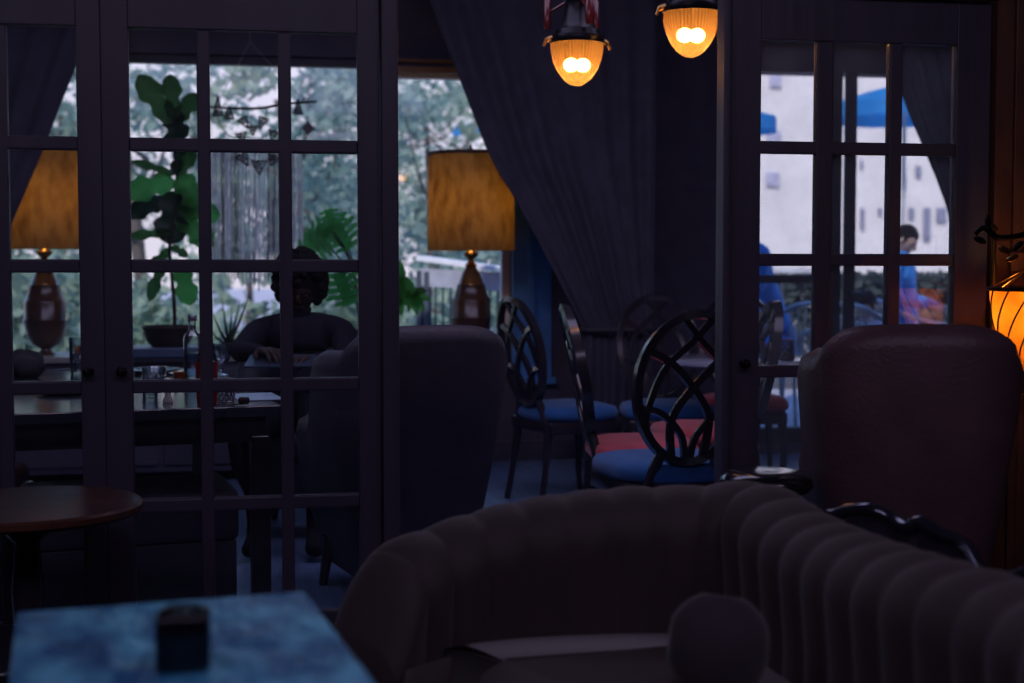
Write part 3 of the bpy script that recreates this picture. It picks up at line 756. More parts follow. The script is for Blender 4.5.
# ---- chair pushed up to left table (its pale curved edge shows below the tabletop)
cG = copy_tree(chR); cG['label'] = 'loop-backed chair seen through the lower panes of the far left door'
cG.location = (*pD(20, 265, 4.75).xy, 0); cG.location.y += .1; cG.location.x -= .26; cG.rotation_euler = (0, 0, R(75))

# ================================================================== console under the windows and its lamps
CTZ = .70
ce = empty('console', ((ax0+bx1)/2-.1, 8.12, 0), 'long pale-topped console shelf running beneath the left windows', 'console')
hw = (bx1-ax0)/2-.15
M_CONT = mat('cream_console_top', (.42, .42, .38), .35)
b = B(); box(b, (-hw, -.27, CTZ-.03), (hw, .29, CTZ), .004); mk('top', b, M_CONT, ce)
b = B(); box(b, (-hw+.03, -.24, .06), (hw-.03, .28, CTZ-.031), .004); mk('body', b, M_TRIM, ce)
for k in range(5):
    x = -hw+.06 + k*(2*hw-.1)/5
    b = B(); box(b, (x, -.256, .1), (x+(2*hw-.1)/5-.03, -.241, CTZ-.07), .004); d = mk('door', b, M_TRIM, ce)
    b = B(); ball(b, (x+.05, -.268, .42), .012, 10, 8); mk('knob', b, M_BRASS, d, True)

M_SHADE = translucent('mottled_parchment', (.60, .43, .19), .75, var=(.38, .24, .08), scale=22, stretch=(1, 1, .45), tcol=None, lo=.25, hi=.6)
M_LBASE = mat('brown_glazed_ceramic', (.12, .06, .035), .28, var=(.07, .035, .025), coat=.5)
def lamp(px, scale, label):
    q = pY(px, 265, 8.1)
    e = empty('table_lamp', (q.x, q.y, CTZ+.0008), label, 'lamp', 'drum-shaded table lamps on the console')
    k = mpp(8.0)*scale
    zb = 0
    def Z(py): return (356-py)*k
    mk('base', lathe(B(), [(0, 0), (9*k, 0), (9*k, 1.5*k), (6*k, 4*k), (5.5*k, Z(350)), (13*k, Z(345)), (18*k, Z(336)), (20.3*k, Z(325)), (20.8*k, Z(322)), (20*k, Z(321)), (19.8*k, Z(305)), (19.2*k, Z(303)), (18.3*k, Z(302)), (14.5*k, Z(290)), (14.6*k, Z(288)), (13*k, Z(287)), (9*k, Z(276)), (5.5*k, Z(270))], n=40, flute=.012, nfl=20), M_LBASE, e, True)
    mk('neck', lathe(B(), [(5*k, Z(271)), (6.5*k, Z(268)), (3.5*k, Z(265)), (3*k, Z(262)), (7.5*k, Z(258)), (8*k, Z(256)), (3*k, Z(253)), (1.6*k, Z(250)), (1.6*k, Z(228))], n=24), M_BRASS, e, True)
    r0, r1 = 45*k, 44*k
    mk('lamp_shade', lathe(B(), [(r0, Z(253)), (r1, Z(154)), (r1-.003, Z(154)), (r0-.003, Z(253)), (r0, Z(253))], n=56, close=False), M_SHADE, e, True)
    b = B(); lathe(b, [(r1+.002, Z(156)), (r1+.002, Z(152.5)), (r1-.004, Z(152.5)), (r1-.004, Z(156)), (r1+.002, Z(156))], n=56, close=False); mk('shade_trim', b, mat('dark_brown_binding', (.07, .035, .02), .6), e, True)
    b = B()
    for a in (0, 120, 240): tube(b, [(0, 0, Z(158)), (r1*math.cos(R(a)), r1*math.sin(R(a)), Z(156))], .0022, 6)
    tube(b, [(2*k*math.cos(R(a)), 0, 0) for a in ()] or [(5*k, 0, Z(228)), (9*k, 0, Z(195)), (0, 0, Z(157))], .002, 6)
    mk('harp', b, M_BRASS, e, True)
    mk('finial', lathe(B(), [(0, Z(157)), (1.5*k, Z(155)), (2.6*k, Z(151)), (1.2*k, Z(146)), (0, Z(143))], n=14, close=False), M_BRASS, e, True)
    b = B(); ball(b, (0, 0, Z(203)), (9*k, 9*k, 12*k), 16, 12); mk('bulb', b, emit('lamp_bulb', (1, .66, .26), 16), e, True)
    return e
lamp(44.5, 1.0, 'glowing drum-shaded ceramic table lamp farther from the armchair, seen through the far left panes')
lamp(471, .99, 'glowing drum-shaded ceramic table lamp standing in the open gap between the glazed doors')

# ---- curtains
def curtain(name, label, edge_px, side_x, Y, tie_z, m=M_CURT, side=1):
    """edge_px: pixels down the free edge; side_x: world x where the curtain is gathered; it falls straight below the tie"""
    q = [pY(a, b_, Y) for a, b_ in edge_px]
    zs = [v.z for v in q]
    b = B(); rows = []; nz = 46; nx = 60; ztop = CZ-.03
    for j in range(nz+1):
        z = ztop + (.02-ztop)*j/nz
        if z >= zs[0]: 
            sl = (q[1].x-q[0].x)/(zs[1]-zs[0]); xe = q[0].x + sl*.6*(z-zs[0])
        elif z <= zs[-1]: xe = q[-1].x
        else:
            for i in range(len(q)-1):
                if zs[i] >= z >= zs[i+1]:
                    t = (zs[i]-z)/(zs[i]-zs[i+1]); xe = q[i].x+(q[i+1].x-q[i].x)*t; break
        row = []
        amp = .015
        for i in range(nx+1):
            u_ = i/nx; x = xe+(side_x-xe)*u_
            y = Y + amp*math.sin(u_*math.pi*2*8+j*.03) + .01*math.sin(u_*40+j*.2)
            row.append(b.verts.new((x, y, z)))
        rows.append(row)
    for j in range(nz):
        for i in range(nx): b.faces.new((rows[j][i], rows[j][i+1], rows[j+1][i+1], rows[j+1][i]))
    cx = q[len(q)//2].x
    e = empty(name, (cx, Y, 0), label, 'curtain')
    for v in b.verts: v.co -= e.location
    o = mk('drape', b, m, e, 'all'); md = o.modifiers.new('thick', 'SOLIDIFY'); md.thickness = .004
    xe = q[-1].x-cx; sxl = side_x-cx
    b = B(); zt = zs[-1]
    tube(b, [( (xe+sxl)/2 + (abs(sxl-xe)/2+.02)*math.cos(a), .06*math.sin(a), zt+.0*math.cos(a)) for a in [R(15*i) for i in range(25)]], .014, 8)
    mk('tieback', b, mat('grey_cord', (.05, .05, .06), .6), e, True)
    return e
YC = 7.72
curtain('curtain', 'dark navy curtain swept to one side beside the table lamp in the gap', [(431, 0), (440, 25), (456, 68), (471, 108), (487, 150), (501, 177), (515, 198), (540, 243), (565, 291), (585, 330)], pY(655, 265, YC).x, YC, .8)
curtain('curtain', 'dark navy curtain swept across the far left panes beside the other table lamp', [(100, 10), (80, 55), (62, 100), (45, 145), (28, 185), (12, 222), (-10, 265), (-40, 310)], pY(-140, 265, YC).x, YC, .8)
YC2 = 8.2
curtain('curtain', 'dark curtain swept aside at the patio window behind the right door', [(885, 40), (901, 90), (914, 124), (926, 152), (938, 182), (948, 210), (952, 235), (958, 300)], pY(1010, 265, YC2).x, YC2, .8)
b = B(); tube(b, [(pY(300, 0, YC).x, YC, CZ-.04), (pY(660, 0, YC).x, YC, CZ-.04)], .012, 8); props(mk('curtain_rail', b, M_BLACKM, None, True), 'black curtain rail above the gap-side table lamp', 'curtain rail')

# ---- pendants
M_PGL = glass('amber_fluted_glass', tint=(.97, .62, .26), refl=1.5, rough=.15)
_n = M_PGL.node_tree; _o = _n.nodes['Material Output']; _prev = _o.inputs[0].links[0].from_socket
_t = _n.nodes.new('ShaderNodeBsdfTranslucent'); _t.inputs[0].default_value = (.95, .42, .11, 1); _m = _n.nodes.new('ShaderNodeMixShader'); _m.inputs[0].default_value = .30
_n.links.new(_prev, _m.inputs[1]); _n.links.new(_t.outputs[0], _m.inputs[2]); _n.links.new(_m.outputs[0], _o.inputs[0])
M_BULB = emit('pendant_bulb', (1, .66, .34), 24)
def pendant(px, ytop, D, wpx, label):
    q = pD(px, ytop, D); k = mpp(D)*wpx/52
    e = empty('pendant_lamp', (q.x, q.y, q.z), label, 'pendant lamp', 'fluted amber glass pendants')
    g = [(26.2, 0), (26.1, -5), (25.2, -11), (23.6, -18), (21, -25), (17.4, -31), (13, -36.5), (8, -40.5), (4, -42.2), (0, -42.7)]
    mk('glass_shade', lathe(B(), [(r*k, z*k) for r, z in g], n=192, flute=.022, nfl=48, close=False), M_PGL, e, 'all')
    f = [(27, -1), (28, 2), (27.5, 6), (24, 7), (23, 12), (20, 14), (16, 20), (14, 26), (12.5, 34), (13, 41), (15, 46), (13.5, 52), (8, 56), (0, 57)]
    mk('fitter', lathe(B(), [(r*k, z*k) for r, z in f], n=40, close=False), M_BLACKM, e, True)
    for a in (10, 190):
        b = B(); ca, sa = math.cos(R(a)), math.sin(R(a))
        tube(b, spline([(27*k*ca, 27*k*sa, 4*k), (33*k*ca, 33*k*sa, 1*k), (36*k*ca, 36*k*sa, -5*k)], 4), [2.6*k]*5+[1.6*k]*4, 8)
        mk('clip', b, M_BRASS, e, True)
    for a in (60, 180, 300):
        b = B(); ca, sa = math.cos(R(a-20)), math.sin(R(a-20)); lathe(b, [(3*k, 14*k), (4*k, 20*k), (4*k, 45*k), (2*k, 48*k)], (30*k*ca, 30*k*sa, 0), 12)
        tube(b, [(30*k*ca, 30*k*sa, 30*k), (12*k*ca, 12*k*sa, 40*k)], 1.5*k, 6); mk('side_tube', b, mat('dark_red_enamel', (.12, .012, .012), .2, coat=.5), e, True)
    b = B(); tube(b, [(0, 0, 56*k), (0, 0, CZ-.03-q.z)], 3*k, 10); mk('rod', b, M_BLACKM, e, True)
    mk('ceiling_rose', lathe(B(), [(0, CZ-q.z-.002), (.06, CZ-q.z-.002), (.055, CZ-q.z-.02), (.015, CZ-q.z-.04), (0, CZ-q.z-.04)], n=24, close=False), M_BLACKM, e, True)
    b = B(); ball(b, (-6*k, 0, -22*k), (8*k, 7*k, 7*k), 16, 10); ball(b, (6*k, 0, -22*k), (8*k, 7*k, 7*k), 16, 10); mk('bulb', b, M_BULB, e, True)
    return e
pendant(577, 43, 5.2, 52, 'amber glass pendant hanging in the middle of the gap, the one clear of the post')
pendant(691, 12, 5.0, 55, 'amber glass pendant hanging beside the door post, its edge hidden by it')

# ---- spiral-banded amber hanging lamp in front of the panelling
LY = 3.80
lc = pY(1032, 289, LY)
sl = empty('hanging_lamp', (lc.x, lc.y, lc.z), 'amber glass lantern with spiral metal bands hanging before the brown panelling', 'lamp')
dl = 4.1; k = mpp(dl)
prof = [(41, 0), (40, -12), (37, -30), (33, -46), (27, -60), (20, -72), (11, -82), (3, -88), (0, -89)]
M_AMB = translucent('mottled_amber_glass', (.95, .42, .06), .85, var=(.80, .26, .03), scale=9, rough=.2)
mk('glass_shade', lathe(B(), [(r*k, z*k) for r, z in prof], n=48, close=False), M_AMB, sl, 'all')
b = B(); tube(b, [(42*k*math.cos(R(a*10)), 42*k*math.sin(R(a*10)), 0) for a in range(37)], 2.2*k, 8); mk('rim', b, M_BLACKM, sl, True)
def pr(z):
    for i in range(len(prof)-1):
        if prof[i][1] >= z >= prof[i+1][1]:
            t = (prof[i][1]-z)/(prof[i][1]-prof[i+1][1]); return prof[i][0]+(prof[i+1][0]-prof[i][0])*t
    return 0
for s in range(12):
    b = B(); pts = []
    for i in range(25):
        z = -88*i/24; r_ = pr(z)+.8; a = R(30*s) - R(75)*i/24
        pts.append((r_*k*math.cos(a), r_*k*math.sin(a), z*k))
    tube(b, pts, .9*k, 6); mk('spiral_band', b, M_BLACKM, sl, True)
mk('holder', lathe(B(), [(0, 24*k), (5*k, 24*k), (6*k, 12*k), (9*k, 3*k), (8*k, 1*k), (0, 1*k)], n=20, close=False), mat('copper_cap', (.35, .12, .05), .35, metal=1), sl, True)
for s in range(8):
    a = R(45*s+10); b = B(); tube(b, [(41*k*math.cos(a), 41*k*math.sin(a), 0), (4*k*math.cos(a), 4*k*math.sin(a), 22*k)], .6*k, 5); mk('wire', b, M_BRASS, sl, True)
b = B(); ball(b, (0, 0, -20*k), (9*k, 9*k, 12*k), 16, 10); mk('bulb', b, emit('lantern_bulb', (1, .46, .10), 33), sl, True)
# iron branch bracket carrying it
br = empty('wall_bracket', (lc.x-.12, YD-.07, lc.z+.2), 'black iron branch bracket with leaves fixed above the amber lantern', 'bracket')
def bl(px, py, y): v = pY(px, py, y); return v - br.location
b = B()
tube(b, spline([bl(1075, 205, YD-.08), bl(1062, 215, 3.9), bl(1032, 232, 3.8), bl(1000, 238, 3.78), bl(985, 228, 3.78), bl(976, 234, 3.8)], 6), .009, 8)
tube(b, [bl(1032, 234, 3.8), Vector((lc.x, lc.y, lc.z+23*k))-br.location], .004, 8)
tube(b, [bl(1075, 190, YD-.08), bl(1075, 260, YD-.08)], .012, 8)
mk('branch', b, M_BLACKM, br, True)
for i, (px, py, a) in enumerate(((1004, 250, 30), (1018, 246, -40), (988, 222, 80), (1012, 258, 160), (980, 240, 200))):
    b = B(); q = bl(px, py, 3.79)
    vs = ball(b, (0, 0, 0), (.022, .003, .010), 14, 8); o = mk('leaf', b, M_BRASS if i in (0, 3) else M_BLACKM, br, True, loc=q); o.rotation_euler = (0, R(a), 0)
b = B(); t0_ = pY(994, 232, 3.95); t1_ = pY(994, 337, 3.95)
br2 = empty('brass_pole', (t0_.x, t0_.y, 0), 'slim twisted brass pole standing behind the amber lantern', 'pole')
tube(b, [(0, 0, 0.02), (0, 0, t0_.z)], .0075, 10); mk('shaft', b, M_BRASS, br2, True)
mk('foot', lathe(B(), [(0, 0), (.10, 0), (.10, .01), (.02, .025), (0, .025)], n=28, close=False), M_BRASS, br2, True)
mk('finial', lathe(B(), [(0, t0_.z), (.011, t0_.z+.004), (.012, t0_.z+.014), (0, t0_.z+.024)], n=14, close=False), M_BRASS, br2, True)

# ================================================================== plants inside the window
def leaf_mesh(b, base, tip, w, kind='fiddle', droop=.1, facing=None):
    base, tip = Vector(base), Vector(tip); ax = tip-base; L = ax.length; ax.normalize()
    nrm = Vector(facing) if facing else Vector((random.uniform(-.35, .35), -1, random.uniform(-.3, .3)))
    sd = ax.cross(nrm).normalized(); nrm = sd.cross(ax).normalized()
    N = 14; rows = []
    for i in range(N+1):
        t = i/N
        if kind == 'fiddle': wd_ = (math.sin(math.pi*t**.75)**.55)*(.62+.5*t)*(1-.40*math.exp(-((t-.45)/.12)**2))*(1+.07*math.sin(t*23))
        elif kind == 'lance': wd_ = math.sin(math.pi*t**.8)
        else: wd_ = math.sin(math.pi*t)**.7
        c = base + ax*L*t - Vector((0, 0, 1))*droop*L*t*t*.6
        row = []
        for u_ in (-1, -.5, 0, .5, 1):
            wav = .04*L*math.sin(t*17+u_*2)*abs(u_)
            row.append(b.verts.new(c + sd*(u_*wd_*w/2) + nrm*(.10*w*abs(u_) + wav)))
        rows.append(row)
    for i in range(N):
        for k_ in range(4): b.faces.new((rows[i][k_], rows[i][k_+1], rows[i+1][k_+1], rows[i+1][k_]))
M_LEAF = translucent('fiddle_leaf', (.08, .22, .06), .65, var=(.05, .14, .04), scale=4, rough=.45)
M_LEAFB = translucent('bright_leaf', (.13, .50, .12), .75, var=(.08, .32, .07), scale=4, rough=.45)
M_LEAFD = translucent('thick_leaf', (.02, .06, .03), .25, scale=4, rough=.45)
M_STEM = mat('plant_stem', (.045, .04, .03), .7)
M_POT = mat('dark_clay_pot', (.05, .032, .03), .6)
DP = 7.72
pb = pD(168, 265, DP)
fp = empty('potted_fiddle_leaf', (pb.x, pb.y, CTZ+.0505), 'fiddle-leaf fig in a wide shallow dark pot on the console', 'potted plant')
kk = mpp(DP)
zpt = 0
mk('pot', lathe(B(), [(0, 0), (17*kk, 0), (22*kk, 6*kk), (25*kk, 17*kk), (27*kk, 19*kk), (26*kk, 21*kk), (24*kk, 19*kk), (0, 17*kk)], n=40, close=False), M_POT, fp, True)
def fl(px, py, D=DP): v = pD(px, py, D); return v - fp.location
b = B(); st_ = [fl(173, 330), fl(174, 300), fl(171, 270), fl(170, 240), fl(176, 205), fl(177, 178), fl(174, 150), fl(173, 118)]
st_[0] = Vector((0, 0, 17*kk)); st_[0].x = st_[1].x
tube(b, spline(st_, 5), [.011]*8+[.009]*40, 8); b2 = b; mk('stem', b, M_STEM, fp, True)
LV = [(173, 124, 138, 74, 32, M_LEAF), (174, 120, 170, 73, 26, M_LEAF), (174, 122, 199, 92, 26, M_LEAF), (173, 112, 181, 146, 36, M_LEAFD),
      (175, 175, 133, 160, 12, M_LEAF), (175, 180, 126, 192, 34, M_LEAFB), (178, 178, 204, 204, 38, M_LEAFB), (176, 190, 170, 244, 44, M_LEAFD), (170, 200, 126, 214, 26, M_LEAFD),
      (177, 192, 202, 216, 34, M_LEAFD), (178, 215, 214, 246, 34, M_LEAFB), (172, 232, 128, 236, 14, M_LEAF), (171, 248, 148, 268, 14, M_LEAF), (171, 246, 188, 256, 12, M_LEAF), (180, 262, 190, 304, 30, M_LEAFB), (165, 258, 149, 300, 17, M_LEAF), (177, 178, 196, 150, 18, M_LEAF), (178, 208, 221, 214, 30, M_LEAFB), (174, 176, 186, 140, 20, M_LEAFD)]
for (a, b_, c_, d_, w_, m_) in LV:
    b = B(); leaf_mesh(b, fl(a, b_, DP+random.uniform(-.03, .03)), fl(c_, d_, DP+random.uniform(-.12, .12)), w_*kk, 'fiddle', .03)
    mk('leaf', b, m_, fp, 'all')
# tray under the pot
b = B(); box(b, (-.27, -.16, 0), (.22, .16, .05), .006)
props(mk('wooden_crate', b, mat('blue_grey_box', (.10, .16, .26), .3), None, loc=(pb.x-.03, pb.y, CTZ+.0004)), 'low blue-grey box on the console under the fiddle-leaf pot', 'box')

# monstera
def monstera(b, base, size, rot2, nrm=(0, -1, 0), slits=4):
    nrm = Vector(nrm).normalized(); upv_ = Vector((0, 0, 1)); sd = upv_.cross(nrm).normalized(); uu = nrm.cross(sd).normalized()
    base = Vector(base); ca, sa = math.cos(rot2), math.sin(rot2)
    outl = []
    def P2(x, y):
        X, Y_ = x*ca-y*sa, x*sa+y*ca
        return base + (sd*X + uu*Y_)*size + nrm*(.10*size*(x*x) - .05*size*y)
    # each half is a comb of lobes radiating from the midrib (0,0)->(0,1)
    for s in (-1, 1):
        for i in range(slits+1):
            t0__ = i/(slits+1); t1__ = (i+.58)/(slits+1)
            y0, y1 = t0__*.92, t1__*.92  # lobes
            wdt = .62*math.sin(math.pi*(.18+.75*(t0__+t1__)/2))**.8
            drop = .10+.30*(1-t0__)
            vs = [P2(0, y0), P2(s*.16, y0-.01), P2(s*wdt*.75, y0-drop*.35+.02), P2(s*wdt, y0-drop*.45+.08), P2(s*wdt*.98, y1-drop*.35+.02), P2(s*wdt*.6, y1-drop*.1), P2(s*.16, y1+.03), P2(0, y1+.04)]
            b.faces.new([b.verts.new(v) for v in vs])
            # web between lobes near the midrib
            if i < slits: b.faces.new([b.verts.new(v) for v in (P2(0, y1), P2(s*.16, y1-.02), P2(s*.16, (i+1)/(slits+1)*.92+.02), P2(0, (i+1)/(slits+1)*.92+.04))])
DM = 7.55
mb = pD(362, 265, DM+.35)
mo = empty('monstera', (mb.x, 7.98, CTZ+.0008), 'swiss cheese plant with split green leaves on the console near the door post', 'potted plant')
def ml(px, py, D=DM): v = pD(px, py, D); return v - mo.location
mk('pot', lathe(B(), [(0, 0), (.07, 0), (.085, .04), (.095, .12), (.10, .125), (.095, .13), (.088, .12), (0, .115)], n=32, close=False), M_POT, mo, True)
M_MON = translucent('monstera_leaf', (.10, .46, .12), .75, var=(.05, .28, .06), scale=3, rough=.4)
ML = [(334, 232, 27, R(15), 306, 238), (332, 233, 30, R(100), 300, 226), (334, 222, 36, R(-150), 345, 250), (326, 244, 32, R(105), 300, 250), (338, 272, 40, R(200), 340, 300)]
for (px, py, sz, ro, sx0, sy0) in ML:
    D = DM+random.uniform(-.05, .1)
    b = B(); monstera(b, ml(px, py, D), sz*mpp(D), ro, (random.uniform(-.2, .2), -1, random.uniform(-.1, .3)))
    lf = mk('leaf', b, M_MON, mo)
    b = B(); tube(b, spline([ml(px, py, D), (ml(px, py, D)+Vector((0, 0, .12)))*.55 + Vector((.03, 0, .06)), Vector((0, 0, .12))], 6), .0045, 6); mk('stem', b, M_STEM, mo, True)
# umbrella-leaf plant next to post
ub = pD(392, 265, 7.9)
up_ = empty('potted_schefflera', (ub.x+.02, 8.0, CTZ+.0008), 'bushy green plant with pointed leaves just beside the left door post', 'potted plant')
def ul(px, py, D=7.8): v = pD(px, py, D); return v - up_.location
mk('pot', lathe(B(), [(0, 0), (.06, 0), (.075, .10), (.08, .11), (.07, .11), (0, .10)], n=28, close=False), M_POT, up_, True)
for (bx_, by_, tips) in ((396, 285, [(401, 258, 16), (418, 290, 22), (410, 306, 18), (388, 262, 14), (404, 276, 20)]), (413, 292, [(432, 300, 9), (426, 312, 9), (418, 316, 9), (428, 290, 8), (408, 312, 9), (405, 296, 8)]), (399, 296, [(402, 316, 9), (392, 316, 9), (396, 318, 9)])):
    b = B(); tube(b, spline([ul(bx_, by_), (ul(bx_, by_)+Vector((0, 0, .1)))*.5+Vector((0, 0, .1)), Vector((0, 0, .1))], 6), .004, 6); mk('stem', b, M_STEM, up_, True)
    for (tx, ty, w_) in tips:
        b = B(); leaf_mesh(b, ul(bx_, by_), ul(tx, ty, 7.8+random.uniform(-.08, .08)), w_*mpp(7.8), 'lance', .1); mk('leaf', b, M_LEAFB if random.random() < .6 else M_LEAF, up_, 'all')
# spiky plant behind the seated person
ab = pD(228, 265, 7.8)
ag = empty('potted_aloe', (ab.x, ab.y, CTZ+.0008), 'spiky dark aloe in a squat pot between the fig and the seated person', 'potted plant')
mk('pot', lathe(B(), [(0, 0), (.06, 0), (.08, .05), (.075, .055), (0, .05)], n=28, close=False), M_POT, ag, True)
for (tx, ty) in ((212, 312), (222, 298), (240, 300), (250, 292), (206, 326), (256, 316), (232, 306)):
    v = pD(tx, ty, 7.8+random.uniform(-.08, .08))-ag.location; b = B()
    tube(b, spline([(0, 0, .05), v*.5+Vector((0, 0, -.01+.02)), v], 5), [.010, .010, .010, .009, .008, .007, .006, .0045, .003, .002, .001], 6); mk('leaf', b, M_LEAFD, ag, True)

# ================================================================== driftwood bunting and macrame
DS = 8.0
# narrow eave outside the long window
mk('trim_5', box(B(), (pY(150, 265, YW).x, YW+T, 2.78), (pY(380, 265, YW).x, YW+T+.42, 2.84)), M_TRIM, kind='structure')
sa0 = pD(250, 45, DS)
dw = empty('driftwood_bunting', sa0, 'driftwood branch with lace pennants hanging by two cords inside the window', 'wall hanging')
def dl_(px, py, D=DS): v = pD(px, py, D); return v - sa0
ZTOP = HZ+.3-sa0.z
b = B(); tube(b, spline([dl_(192, 106), dl_(215, 107.5), dl_(240, 108.5), dl_(262, 108), dl_(285, 104), dl_(317, 101.5)], 6), [.006]*10+[.008]*15+[.007]*6, 8)
for (x_, y_) in ((236, 107), (303, 101), (222, 108)): tube(b, [dl_(x_, y_), dl_(x_+2, y_-4)], .003, 6)
mk('branch', b, mat('driftwood', (.05, .04, .035), .8), dw, True)
for (x_, y_) in ((216, 106), (305, 102)):
    b = B(); tube(b, [dl_(250, 42), dl_(x_, y_)], .0018, 5); mk('cord', b, mat('pale_cord', (.4, .38, .36), .8), dw)
b = B(); tube(b, [dl_(250, 42), Vector((0, 0, .02)), Vector((0, .0, .5))], .0018, 5); mk('cord', b, MATS['pale_cord'], dw)
M_LACE = mat('dark_lace', (.06, .05, .055), .8)
def pennant(cx, cy, wpx, hpx, rot=0, D=DS, par=dw):
    b = B(); kq = mpp(D); c = dl_(cx, cy, D); w_, h_ = wpx*kq, hpx*kq
    ca, sa = math.cos(rot), math.sin(rot)
    def Pn(x, z): return c + Vector((x*ca - z*sa, 0, x*sa + z*ca))
    A, Bq, Cq = Pn(-w_/2, 0), Pn(w_/2, 0), Pn(0, -h_)
    for (p_, q_) in ((A, Bq), (Bq, Cq), (Cq, A)): tube(b, [p_, q_], .0045, 6)
    for i in range(1, 4):
        t = i/4; tube(b, [A.lerp(Cq, t), Bq.lerp(Cq, t)], .0022, 5)
    for i in range(1, 6):
        t = i/6; tube(b, [A.lerp(Bq, t), (A if t < .5 else Bq).lerp(Cq, 1-abs(t-.5)*1.6)], .002, 5)
        tube(b, [A.lerp(Bq, t), (Bq if t < .5 else A).lerp(Cq, .4+.5*abs(t-.5))], .002, 5)
    mk('pennant', b, M_LACE, par)
def garland(pts): 
    b = B(); tube(b, spline([dl_(*p_) for p_ in pts], 6), .0026, 6); mk('cord', b, M_LACE, dw, True)
garland([(242, 109), (243, 116), (250, 124), (255, 126), (262, 122), (267, 112), (266, 109)])
garland([(214, 108), (217, 116), (223, 129), (232, 137), (245, 137), (262, 138), (278, 128), (288, 118)])
garland([(235, 152), (246, 158), (258, 161), (268, 160), (280, 152)])
garland([(299, 103), (299, 114)]); garland([(229, 109), (229, 118)])
for a in ((218, 116, 10, -20, 0), (229, 119, 10, -13, 0), (242, 118, 11, 12, .5), (253, 126.5, 9, 9, 0), (264, 118, 10, 12, -.4), (274, 131, 10, 10, -.3), (241, 133, 11, 10, .2), (298, 114, 9, -15, 0), (241, 154, 13, 14, .5), (259, 161, 15, 14, 0), (275, 156, 12, 11, -.4)): 
    pennant(a[0], a[1], a[2], a[3], a[4])
b = B(); c = dl_(308, 128); q_ = 7*mpp(DS)
vs = [b.verts.new(c+Vector((x_*q_, y_, z_*q_))) for y_ in (-.003, .003) for x_, z_ in ((0, 1), (1, 0), (0, -1), (-1, 0))]
b.faces.new(vs[:4]); b.faces.new(vs[7:3:-1])
for i in range(4): b.faces.new((vs[i], vs[(i+1) % 4], vs[4+(i+1) % 4], vs[4+i]))
mk('diamond_charm', b, mat('grey_wood_charm', (.18, .16, .16), .7), dw)

DF = 8.85
fa = pD(258, 142, DF)
fr = empty('macrame_hanging', fa, 'long grey and brown yarn macrame hanging from the eave behind the bunting', 'wall hanging')
def fl2(px, py, D=DF): v = pD(px, py, D); return v - fa
b = B(); tube(b, [fl2(206, 142), fl2(306, 142)], .010, 10); mk('dowel', b, MATS['driftwood'], fr, True)
for x_ in (212, 300):
    b = B(); tube(b, [fl2(x_, 142), Vector((fl2(x_, 142).x, 0, 2.80-fa.z))], .0015, 5); mk('cord', b, MATS['pale_cord'], fr)
M_Y = [translucent('pale_yarn', (.98, .90, .86), .8, scale=30), translucent('grey_yarn', (.78, .70, .68), .75, scale=30), translucent('brown_yarn', (.42, .34, .34), .6, scale=30)]
bms = [B(), B(), B()]
x_ = 210.0
while x_ < 303:
    g = (noise.noise(Vector((x_*.11, 3.3, 0)))+.5) + random.uniform(-.25, .25)
    i = 0 if g > .42 else (1 if g > .2 else 2)
    if 221 < x_ < 225 or 234 < x_ < 239 or 266 < x_ < 270: i = 2
    if 277 < x_ < 296: pass
    end = 262 + 22*math.exp(-((x_-257)/28)**2) + random.uniform(-4, 8)
    sw = random.uniform(-1.5, 1.5); D = DF+random.uniform(-.02, .02)
    tube(bms[i], spline([fl2(x_, 142, DF), fl2(x_+sw*.6, 180, D), fl2(x_-sw*.4, 225, D), fl2(x_+sw, end, D)], 4), random.uniform(.0035, .0055), 6)
    x_ += random.uniform(1.2, 2.3)
for i in range(3): mk('yarn_fringe', bms[i], M_Y[i], fr, True)

